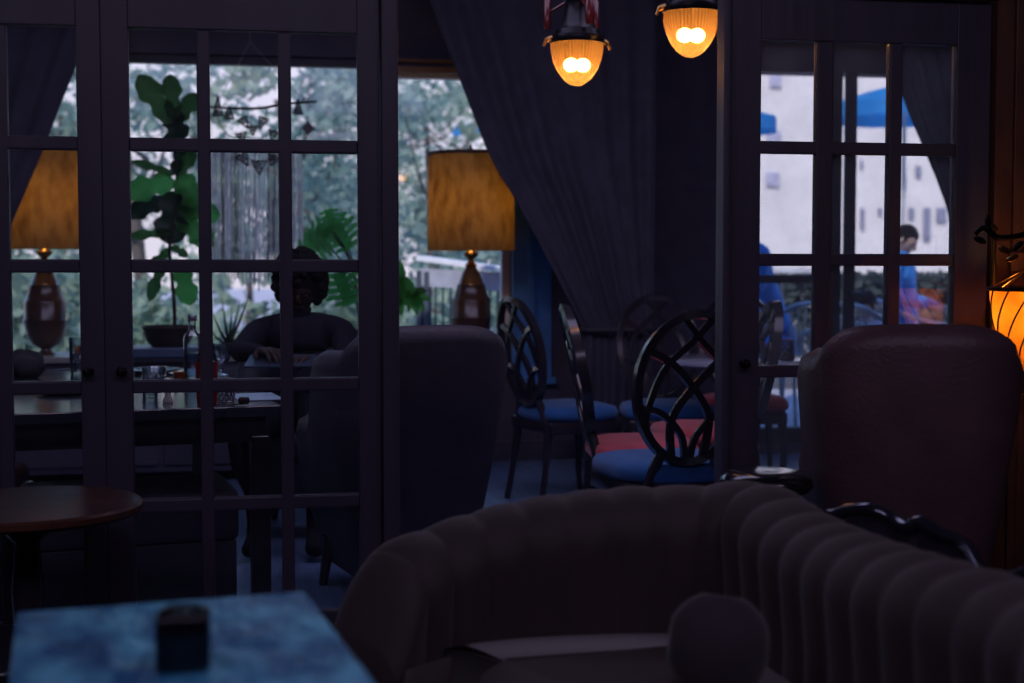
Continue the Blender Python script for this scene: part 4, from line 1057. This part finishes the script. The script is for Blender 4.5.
# ================================================================== people
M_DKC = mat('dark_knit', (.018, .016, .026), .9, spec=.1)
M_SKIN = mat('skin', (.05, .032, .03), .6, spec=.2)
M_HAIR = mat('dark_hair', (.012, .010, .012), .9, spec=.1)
def head(par, c, s, face, m=M_SKIN, hair='short', tilt=0):
    """head with brow, nose, lips, ears; face = horizontal direction it looks to (radians)"""
    rot = Euler((tilt, 0, face), 'XYZ').to_matrix()     # local -Y is the face
    b = B(); vs = ball(b, (0, 0, 0), (.076*s, .092*s, .112*s), 28, 20)
    for v in vs:
        x, y, z = v.co
        if z < -.02*s: v.co.x *= 1-.30*min(1, (-z-.02*s)/(.09*s)); v.co.y = y*.94 - .004*s
        if y < 0 and abs(x) < .05*s:
            v.co.y -= .006*s*math.exp(-((z-.022*s)/(.012*s))**2)                       # brow
            v.co.y += .009*s*math.exp(-((z-.002*s)/(.012*s))**2)*math.exp(-((abs(x)-.03*s)/(.014*s))**2)   # eye sockets
            v.co.y -= .008*s*math.exp(-((z+.085*s)/(.014*s))**2)                         # chin
    ball(b, (0, -.094*s, -.018*s), (.013*s, .020*s, .018*s), 12, 8); tube(b, [(0, -.088*s, .018*s), (0, -.106*s, -.016*s)], [.007*s, .011*s], 8)
    ball(b, (0, -.084*s, -.050*s), (.024*s, .010*s, .006*s), 12, 8); ball(b, (0, -.082*s, -.060*s), (.020*s, .010*s, .007*s), 12, 8)
    for sd in (-1, 1):
        ball(b, (sd*.078*s, .004*s, -.005*s), (.009*s, .018*s, .030*s), 10, 8)
    for v in b.verts: v.co = rot @ v.co + Vector(c)
    h = mk('head', b, m, par, 'all')
    b = B()
    for sd in (-1, 1): ball(b, (sd*.029*s, -.080*s, .003*s), (.010*s, .007*s, .006*s), 12, 8)
    for v in b.verts: v.co = rot @ v.co + Vector(c)
    mk('eyes', b, mat('eye_dark', (.03, .025, .025), .2), h, True)
    b = B()
    if hair == 'curly':
        for i in range(260):
            a = random.uniform(0, 2*math.pi); zz = random.uniform(-.55, 1)
            r_ = math.sqrt(max(0, 1-zz*zz)); x = .098*s*r_*math.cos(a); y = .108*s*r_*math.sin(a)+.014*s; z = .125*s*zz+.012*s
            if y < -.045*s and z < .055*s: continue
            ball(b, (x, y, z), random.uniform(.015, .026)*s, 7, 5)
        ball(b, (0, .012*s, .02*s), (.092*s, .100*s, .112*s), 20, 14)
        for v in list(b.verts):
            pass
    else:
        vs = ball(b, (0, .008*s, .018*s), (.083*s, .100*s, .108*s), 24, 16)
        for v in vs:
            if v.co.y < -.03*s and v.co.z < .055*s: v.co.y = -.03*s + (v.co.y+.03*s)*.2
            if v.co.z < -.03*s: v.co.z = -.03*s + (v.co.z+.03*s)*.35
        for i in range(60):
            a = random.uniform(0, 2*math.pi); q1 = .065*random.random(); ball(b, (q1*s*math.cos(a), q1*s*math.sin(a)+.01*s, (.115-q1*.45)*s), (.02*s, .02*s, .010*s), 7, 5)
    for v in b.verts: v.co = rot @ v.co + Vector(c)
    mk('hair', b, M_HAIR, par, 'all')
def hand(par, wrist, dirv, s=1, m=M_SKIN, palm_n=(0, 0, -1)):
    w_ = Vector(wrist); d = Vector(dirv).normalized(); pn = Vector(palm_n); sd = d.cross(pn).normalized(); pn = sd.cross(d).normalized()
    js = [(w_, .024*s), (w_+d*.045*s, (.036*s, .018*s)), (w_+d*.085*s, (.038*s, .015*s))]; es = [(0, 1), (1, 2)]
    for i, (o_, L) in enumerate(((-.030, .060), (-.010, .072), (.010, .068), (.030, .054))):
        a = w_+d*.09*s+sd*o_*s; b1 = a+d*L*.5*s+pn*.004*s; b2 = a+d*L*.85*s+pn*.022*s; b3 = a+d*L*s*.95+pn*.042*s
        k_ = len(js); js += [(a, .0095*s), (b1, .009*s), (b2, .008*s), (b3, .007*s)]; es += [(2, k_), (k_, k_+1), (k_+1, k_+2), (k_+2, k_+3)]
    k_ = len(js); a = w_+d*.03*s-sd*.030*s; js += [(a, .012*s), (a+d*.03*s-sd*.022*s+pn*.01*s, .010*s), (a+d*.058*s-sd*.026*s+pn*.024*s, .0085*s)]; es += [(1, k_), (k_, k_+1), (k_+1, k_+2)]
    return skin('hand', js, es, m, par, 1)
def seated(px, D, head_px, facing, label, topm, hair, lean=(0, 0), armL=None, armR=None, s=1.0, seat=.47, skinm=M_SKIN, legm=None):
    """seated person; built in world-aligned local coords, origin on floor below pelvis; facing = radians about Z, local -Y ahead"""
    q = pD(px, 265, D); hq = pD(head_px[0], head_px[1], D)
    e = empty('person', (q.x, q.y, 0), label, 'person')
    Rz = Matrix.Rotation(facing, 3, 'Z')
    def W(x, y, z): v = Rz @ Vector((x, y, 0)); return Vector((v.x, v.y, z))
    hc = Vector((hq.x-q.x, hq.y-q.y, hq.z)) + Rz @ Vector((0, lean[0], 0))
    neck = hc + Vector((0, 0, -.13*s)) + Rz @ Vector((0, .02, 0))
    chest_t = neck + Vector((0, 0, -.045*s)) + Rz @ Vector((0, .02, 0))
    pel = W(0, 0, seat+.10)
    waist = pel.lerp(chest_t, .38); chest = pel.lerp(chest_t, .75)
    js = [(pel, (.155*s, .12*s)), (waist, (.135*s, .105*s)), (chest, (.155*s, .115*s)), (chest_t, (.11*s, .08*s)), (neck, .055*s), (hc+Vector((0, 0, -.07*s)), .050*s)]
    es = [(0, 1), (1, 2), (2, 3), (3, 4), (4, 5)]
    shz = chest_t.z-.02
    for sd, arm in ((-1, armL), (1, armR)):
        sh = chest_t + (Rz @ Vector((sd*.175*s, .0, 0))); sh.z = shz
        el, wr = (Vector(arm[0]), Vector(arm[1])) if arm else (sh+Rz @ Vector((sd*.05, -.05, -.27)), sh+Rz @ Vector((sd*-.02, -.28, -.33)))
        k_ = len(js); js += [(sh, .066*s), (sh.lerp(el, .5), .052*s), (el, .044*s), (el.lerp(wr, .55), .038*s), (wr, .028*s)]
        es += [(3, k_), (k_, k_+1), (k_+1, k_+2), (k_+2, k_+3), (k_+3, k_+4)]
        hand(e, wr, (wr-el).normalized(), s, skinm)
    for sd in (-1, 1):
        hp_ = pel + Rz @ Vector((sd*.09, -.02, -.02)); kn = W(sd*.13, -.42, seat+.06); ak = W(sd*.12, -.44, .09); toe = W(sd*.13, -.60, .045)
        k_ = len(js); js += [(hp_, .09*s), (hp_.lerp(kn, .5), .078*s), (kn, .058*s), (kn.lerp(ak, .4), .052*s), (ak, .038*s), (toe, (.04*s, .03*s))]
        es += [(0, k_), (k_, k_+1), (k_+1, k_+2), (k_+2, k_+3), (k_+3, k_+4), (k_+4, k_+5)]
    skin('body', js, es, topm, e, 2)
    head(e, hc, s, facing, skinm, hair, tilt=R(34))
    return e
# seated reader at the left dining table, facing the lounge
Dp = 6.15
q = pD(297, 265, Dp)
def pl_(px, py, D): v = pD(px, py, D); return Vector((v.x-q.x, v.y-q.y, v.z))
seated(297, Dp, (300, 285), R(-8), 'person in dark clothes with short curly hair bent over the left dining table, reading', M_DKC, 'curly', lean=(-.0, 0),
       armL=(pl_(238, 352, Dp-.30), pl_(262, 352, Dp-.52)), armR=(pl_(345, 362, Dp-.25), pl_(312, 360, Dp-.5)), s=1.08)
# chair they sit on
b_ = tub_chair('armchair', 'dark armchair carrying the seated person, its shoulder showing beyond the plant stems', M_ARMD, w=.66, d=.6, hb=.86, ha=.54)
b_.location = (q.x+.10, q.y+.14, 0); b_.rotation_euler = (0, 0, R(180-14))
# booklet in their hands
p = pD(275, 342, Dp-.62)
b = B(); box(b, (-.13, -.09, -.004), (-.002, .09, .004), .001); box(b, (.002, -.09, -.004), (.13, .09, .004), .001)
o = props(mk('open_book', b, mat('blue_grey_paper', (.035, .05, .08), .4), None, loc=(p.x+.02, p.y, TZ+.07)), 'open booklet held by the person at the left dining table', 'book'); o.rotation_euler = (R(11), 0, R(-8))

# ================================================================== OUTSIDE
mk('ground', box(B(), (-60, YW+T, -.5), (70, 90, -.3)), mat('pale_gravel', (.50, .44, .46), .9, var=(.36, .33, .34), scale=1.2), kind='structure')
M_BARK = mat('bark', (.10, .08, .07), .9, bump=.5, bscale=30)
LM = [translucent('tree_leaf_grey_green', (.38, .47, .36), .5, var=(.16, .24, .18), scale=.8), translucent('tree_leaf_blue_green', (.31, .42, .36), .5, var=(.13, .22, .19), scale=.8), translucent('tree_leaf_pale', (.40, .48, .36), .5, var=(.24, .34, .25), scale=.8)]
def tree(x, y, h, r, nleaf, m, label, crown_lo=.25, group='trees in the garden beyond the left windows'):
    e = empty('tree', (x, y, -.3), label, 'tree', group)
    b = B(); top = Vector((random.uniform(-.3, .3), random.uniform(-.3, .3), h*.75))
    tube(b, spline([(0, 0, 0), (random.uniform(-.2, .2), 0, h*.3), top], 6), [.16*h/6]*5+[.11*h/6]*4+[.05*h/6]*4, 8)
    for i in range(5):
        a = random.uniform(0, 6.28); z = h*random.uniform(.4, .65); tube(b, spline([(0, 0, z), (.5*r*math.cos(a), .5*r*math.sin(a), z+.4), (.85*r*math.cos(a), .85*r*math.sin(a), z+1.1)], 4), [.022]*5+[.012]*4, 6)
    mk('trunk', b, M_BARK, e, True)
    cl = []
    for i in range(20):
        a = random.uniform(0, 6.28); rr_ = r*math.sqrt(random.random())*.9; z = h*random.uniform(crown_lo, .97)
        cl.append((Vector((rr_*math.cos(a), rr_*math.sin(a), z)), r*random.uniform(.16, .34)))
    vs, fs = [], []
    for i in range(nleaf):
        c, cr2 = random.choice(cl)
        d = Vector((random.gauss(0, 1), random.gauss(0, 1), random.gauss(0, 1))).normalized()*cr2*random.random()**.4
        p_ = c+d; s_ = random.uniform(.07, .13)
        rt_ = Euler((random.uniform(0, 6.28), random.uniform(0, 6.28), random.uniform(0, 6.28))).to_matrix()
        k_ = len(vs)
        for u_ in ((-s_*.5, 0, 0), (0, -s_, 0), (s_*.5, 0, .01), (0, s_, 0)): vs.append(tuple(p_ + rt_ @ Vector(u_)))
        fs.append((k_, k_+1, k_+2, k_+3))
    me = bpy.data.meshes.new('foliage'); me.from_pydata(vs, [], fs); me.materials.append(m)
    o = bpy.data.objects.new('foliage', me); COL.objects.link(o); o.parent = e
    return e
TR = [(-60, 17, 7.5, 2.3, 0), (60, 22, 8.5, 2.6, 1), (150, 16, 7.0, 1.9, 2), (250, 27, 6.0, 1.5, 1), (300, 19, 8.0, 2.4, 1), (365, 24, 9.0, 2.6, 0), (440, 18, 7.0, 2.0, 1), (520, 23, 8.0, 2.4, 0), (-180, 20, 8.0, 2.5, 1), (40, 32, 11.0, 3.6, 0), (365, 36, 11.0, 3.4, 1), (480, 28, 9.0, 2.6, 2)]
LB = ['grey-green leafy tree seen behind the far left table lamp', 'tall blue-green tree between the far left lamp and the fig', 'pale loose tree directly behind the fiddle-leaf fig', 'thin distant tree behind the driftwood branch', 'blue-green tree behind the macrame fringe edge and split-leaf plant', 'tall grey-green tree behind the left door post', 'blue-green tree behind the gap-side lampshade', 'grey-green tree behind the swept curtain by the gap', 'tree outside beyond the edge of the far left door', 'distant broad tree filling the view above the fig pot', 'distant broad tree above the split-leaf plant', 'distant pale broad tree above the deck railing']
for (px, D, h, r, mi), lb in zip(TR, LB):
    v = pD(px, 265, D); tree(v.x, v.y, h*.62, r, 4200 if D > 30 else 1450, LM[mi], lb, .34 if px in (250, 365) else (.12 if D < 30 else .26))
def bush(px, D, w_, h_, m, label):
    v = pD(px, 265, D); e = empty('shrub', (v.x, v.y, -.3), label, 'shrub', 'shrubs in the garden')
    vs, fs = [], []
    for i in range(1800):
        d = Vector((random.gauss(0, 1), random.gauss(0, 1), abs(random.gauss(0, 1)))).normalized()*random.random()**.35
        p_ = Vector((d.x*w_, d.y*w_*.6, d.z*h_)); s_ = random.uniform(.06, .12); rt_ = Euler((random.uniform(0, 6.28), random.uniform(0, 6.28), random.uniform(0, 6.28))).to_matrix(); k_ = len(vs)
        for u_ in ((-s_*.5, 0, 0), (0, -s_, 0), (s_*.5, 0, .01), (0, s_, 0)): vs.append(tuple(p_ + rt_ @ Vector(u_)))
        fs.append((k_, k_+1, k_+2, k_+3))
    me = bpy.data.meshes.new('foliage'); me.from_pydata(vs, [], fs); me.materials.append(m)
    o = bpy.data.objects.new('foliage', me); COL.objects.link(o); o.parent = e
    b = B(); tube(b, [(0, 0, 0), (.05, 0, h_*.6)], [.03, .015], 6); mk('stem', b, M_BARK, e, True)
for a in ((10, 14, 1.6, 1.7, LM[0], 'low garden shrub behind the far left lamp base'), (95, 15, 1.5, 1.5, LM[2], 'low pale shrub behind the first door stile'), (160, 13, 1.1, 1.25, LM[2], 'low shrub behind the fig pot'), (345, 15, 1.3, 1.5, LM[0], 'low shrub behind the split-leaf plant'), (500, 14, 1.5, 1.5, LM[2], 'low shrub behind the deck railing')): bush(*a)

# deck railing outside window_2
d0, d1 = pD(420, 258, 11), pD(530, 273, 10.6)
dk = empty('deck_railing', ((d0.x+d1.x)/2, (d0.y+d1.y)/2, 0), 'white-topped deck railing with thin balusters outside the gap window', 'railing')
def dr(v): return v-dk.location
b = B(); tube(b, [dr(d0), dr(d1)], .02, flat=(.12, .04), upv=(0, 0, 1)); mk('top_rail', b, mat('white_paint', (.75, .75, .8), .5), dk)
b = B(); a0, a1 = dr(d0)-Vector((0, 0, .15)), dr(d1)-Vector((0, 0, .08)); tube(b, [a0, a1], .02, flat=(.04, .14), upv=(0, 0, 1)); mk('face_board', b, mat('grey_board', (.34, .35, .42), .6), dk)
b = B(); tube(b, [dr(d0)-Vector((0, 0, .95)), dr(d1)-Vector((0, 0, .9))], .02, flat=(.05, .07), upv=(0, 0, 1)); mk('bottom_rail', b, MATS['grey_board'], dk)
M_BAL = mat('dark_baluster', (.05, .06, .09), .5)
for i in range(15):
    t = i/14; q0 = dr(d0).lerp(dr(d1), t); th_ = .035 if i in (0, 1, 14) else .010
    b = B(); tube(b, [q0-Vector((0, 0, .1)), Vector((q0.x, q0.y, q0.z-.93 if i not in (0, 14) else -.3))], th_, 6); mk('baluster', b, M_BAL, dk)

# parasols
M_BLUEC = translucent('blue_canvas', (.03, .36, .80), .55, scale=3)
def parasol(px, py_top, D, r, hh, label):
    v = pD(px, py_top, D); e = empty('parasol', (v.x, v.y, -.3), label, 'parasol', 'blue street parasols')
    zt = v.z+.3; n = 8
    b = B(); top = b.verts.new((0, 0, zt)); ring = []; low_ = []; mid = []
    for i in range(n*4):
        a = 2*math.pi*i/(n*4); sag = .06*math.sin(math.pi*(i % 4)/4)
        mid.append(b.verts.new((r*.5*math.cos(a), r*.5*math.sin(a), zt-hh*.45)))
        ring.append(b.verts.new((r*math.cos(a)*(1-sag), r*math.sin(a)*(1-sag), zt-hh)))
        low_.append(b.verts.new((r*math.cos(a)*(1-sag), r*math.sin(a)*(1-sag), zt-hh-.16)))
    N_ = n*4
    for i in range(N_):
        j = (i+1) % N_; b.faces.new((top, mid[i], mid[j])); b.faces.new((mid[i], ring[i], ring[j], mid[j])); b.faces.new((ring[i], low_[i], low_[j], ring[j]))
    mk('canopy', b, M_BLUEC, e)
    b = B(); tube(b, [(0, 0, 0), (0, 0, zt+.05)], .025, 10); mk('pole', b, mat('pale_pole', (.5, .5, .52), .5), e, True)
    for i in range(n):
        a = 2*math.pi*i/n; b = B(); tube(b, [(0, 0, zt-.02), (r*.97*math.cos(a), r*.97*math.sin(a), zt-hh-.02)], .008, 6); mk('rib', b, MATS['pale_pole'], e)
    mk('base', lathe(B(), [(0, 0), (.28, 0), (.28, .06), (.05, .09), (0, .09)], n=24, close=False), M_BLACKM, e, True)
parasol(905, 82, 17, 1.0, .30, 'large blue parasol on the street behind the right door panes')
parasol(712, 101, 17, .82, .22, 'blue parasol mostly hidden by the post, only its corner tip showing')
parasol(466, 124, 30, .3, .08, 'tiny blue parasol far off above the gap-side lampshade')

# white building across the street
by_ = 30
bl0, bl1 = pY(600, 265, by_).x, pY(1150, 265, by_).x
bd = empty('building', ((bl0+bl1)/2, by_, -.3), 'sunlit white building across the street with small windows', 'building')
M_WHITE = mat('white_render', (.83, .76, .73), .9, var=(.79, .73, .70), scale=.6)
b = B(); box(b, (bl0-bd.location.x, 0, 0), (bl1-bd.location.x, 6, 11)); mk('wall', b, M_WHITE, bd)
b = B(); box(b, (bl0-bd.location.x-.3, -.3, 11), (bl1-bd.location.x+.3, 6.3, 11.4)); mk('roof', b, M_WHITE, bd)
M_BG = mat('grey_window_glass', (.30, .30, .40), .3)
for (x0_, y0_, x1_, y1_, strong) in ((860, 208, 863, 230, 0), (878, 208, 881, 216, 0), (908, 208, 913, 220, 0), (923, 208, 929, 241, 0), (936, 208, 945, 223, 0), (902, 176, 905, 190, 0), (915, 166, 920, 178, 0), (765, 172, 778, 187, 1), (766, 130, 780, 150, 1), (769, 60, 780, 88, 1), (860, 160, 862, 170, 0)):
    a_, c_ = pY(x0_, y0_, by_)-bd.location, pY(x1_, y1_, by_)-bd.location
    b = B(); box(b, (a_.x, -.06, c_.z), (c_.x, .02, a_.z), .01); f_ = mk('window', b, mat('window_surround', (.62, .58, .70), .7) if strong else M_BG, bd)
    b = B(); box(b, (a_.x+.03, -.075, c_.z+.03), (c_.x-.03, -.061, a_.z-.03)); mk('pane', b, M_BG if not strong else mat('lilac_pane', (.55, .52, .66), .4), f_)

# street-side terrace rail and metal chairs
ta, tb_ = pD(735, 271, 12.3), pD(830, 271, 12.3)
tr_ = empty('terrace_rail', ((ta.x+tb_.x)/2, (ta.y+tb_.y)/2, 0), 'white-topped terrace rail outside the patio window', 'railing')
b = B(); tube(b, [ta-tr_.location, tb_-tr_.location], .02, flat=(.10, .035), upv=(0, 0, 1)); mk('top_rail', b, MATS['white_paint'], tr_)
for i in range(3):
    q0 = (ta-tr_.location).lerp(tb_-tr_.location, i/2); b = B(); tube(b, [q0-Vector((0, 0, .02)), Vector((q0.x, q0.y, -.3))], .02, 8); mk('post', b, M_BAL, tr_)
ha, hb2 = pD(735, 274, 13.5), pD(1010, 274, 13.5)
hg = empty('hedge', ((ha.x+hb2.x)/2, (ha.y+hb2.y)/2, -.3), 'dark grey-green clipped hedge in a long planter between terrace and street', 'hedge')
vs, fs = [], []; hx = (hb2-ha); hx.z = 0; hl = hx.length; hx.normalize(); hn = Vector((-hx.y, hx.x, 0))
for i in range(5200):
    p_ = hx*random.uniform(-hl/2, hl/2) + hn*random.uniform(-.22, .22) + Vector((0, 0, .35+(ha.z-.05)*math.sqrt(random.random()))); s_ = random.uniform(.04, .08)
    rt_ = Euler((random.uniform(0, 6.28), random.uniform(0, 6.28), random.uniform(0, 6.28))).to_matrix(); k_ = len(vs)
    for u_ in ((-s_*.5, 0, 0), (0, -s_, 0), (s_*.5, 0, .01), (0, s_, 0)): vs.append(tuple(p_ + rt_ @ Vector(u_)))
    fs.append((k_, k_+1, k_+2, k_+3))
me = bpy.data.meshes.new('foliage'); me.from_pydata(vs, [], fs); me.materials.append(translucent('hedge_leaf', (.10, .13, .12), .4, var=(.05, .07, .07), scale=2)); o = bpy.data.objects.new('foliage', me); COL.objects.link(o); o.parent = hg
b = B(); obox(b, Vector((0, 0, .25)), (hl, .5, .5), Matrix.Rotation(math.atan2(hx.y, hx.x), 3, 'Z'), .02); mk('planter', b, mat('slate_planter', (.09, .10, .13), .7), hg)
def metal_chair(px, D, rz, label):
    v = pD(px, 265, D); e = empty('metal_chair', (v.x, v.y, -.3), label, 'chair', 'grey metal terrace chairs', rz)
    M_ = mat('grey_metal', (.34, .40, .50), .4, metal=.3)
    b = B(); tube(b, spline([(-.27, -.22, .70), (-.29, 0, .74), (-.27, .18, .80), (-.15, .26, .88), (0, .29, .90), (.15, .26, .88), (.27, .18, .80), (.29, 0, .74), (.27, -.22, .70)], 5), .018, 8); mk('armrest', b, M_, e, True)
    b = B(); lathe(b, [(0, .44), (.24, .44), (.25, .45), (.24, .465), (0, .46)], n=28, close=False); mk('seat', b, M_, e, True)
    for i in range(7):
        x = -.18+.06*i; b = B(); tube(b, [(x, .22, .46), (x*1.1, .28, .88)], .008, 6); mk('slat', b, M_, e)
    for sx_, sy_ in ((-1, -1), (1, -1), (-1, 1), (1, 1)):
        b = B(); tube(b, [(sx_*.18, sy_*.17, .45), (sx_*.24, sy_*.22, 0)], .013, 8); mk('leg', b, M_, e, True)
        if sy_ < 0: b = B(); tube(b, [(sx_*.24, -.2, .45), (sx_*.27, -.2, .71)], .012, 8); mk('arm_post', b, M_, e, True)
# terrace at street level with a raised slab so people sit at pane height
tz0 = pD(740, 265, 9.6); 
b = B(); box(b, (rx0-1.2, YW+T, -.3), (rx1+2.2, YW+T+4.4, .02)); mk('ground_terrace', b, mat('pale_paving', (.52, .50, .56), .8, var=(.42, .41, .47), scale=2), kind='structure')
def terr(e): e.location.z = .02
M_BLUEJ = mat('blue_jacket', (.02, .20, .62), .7)
M_PINK = mat('pale_shirt', (.50, .42, .52), .8)
M_SK2 = mat('skin_light', (.42, .28, .24), .5)
def outp(px, hp, D, f, label, m, sc=1.0, seat=.49):
    v = pD(px, 265, D)
    e = seated(px, D, hp, f, label, m, 'short', s=sc, seat=seat, skinm=M_SK2)
    for o_ in bpy.data.objects:
        pass
    return e
outp(784, (746, 226), 10.9, R(-80), 'person in a bright blue jacket sitting on the terrace beyond the first panes', M_BLUEJ, 1.12)
outp(908, (905, 240), 11.4, R(50), 'dark-haired person in a blue top sitting outside, face turned to the building side', M_BLUEJ, 1.05)
outp(874, (866, 306), 10.9, R(-60), 'person in a pale shirt bent low on the terrace between the two in blue', M_PINK, 1.0)
for o_ in list(bpy.data.objects):
    if o_.name.startswith('person') and o_.location.y > YW: o_.location.z = 0.0
metal_chair(790, 10.0, R(-60), 'grey metal terrace chair with a curved arm right outside the patio window')
metal_chair(882, 10.1, R(100), 'grey metal terrace chair behind the middle panes of the right door')
metal_chair(905, 11.35, R(95), 'grey metal terrace chair carrying the dark-haired person')
for o_ in list(bpy.data.objects):
    if o_.name.startswith('metal_chair'): o_.location.z = .021
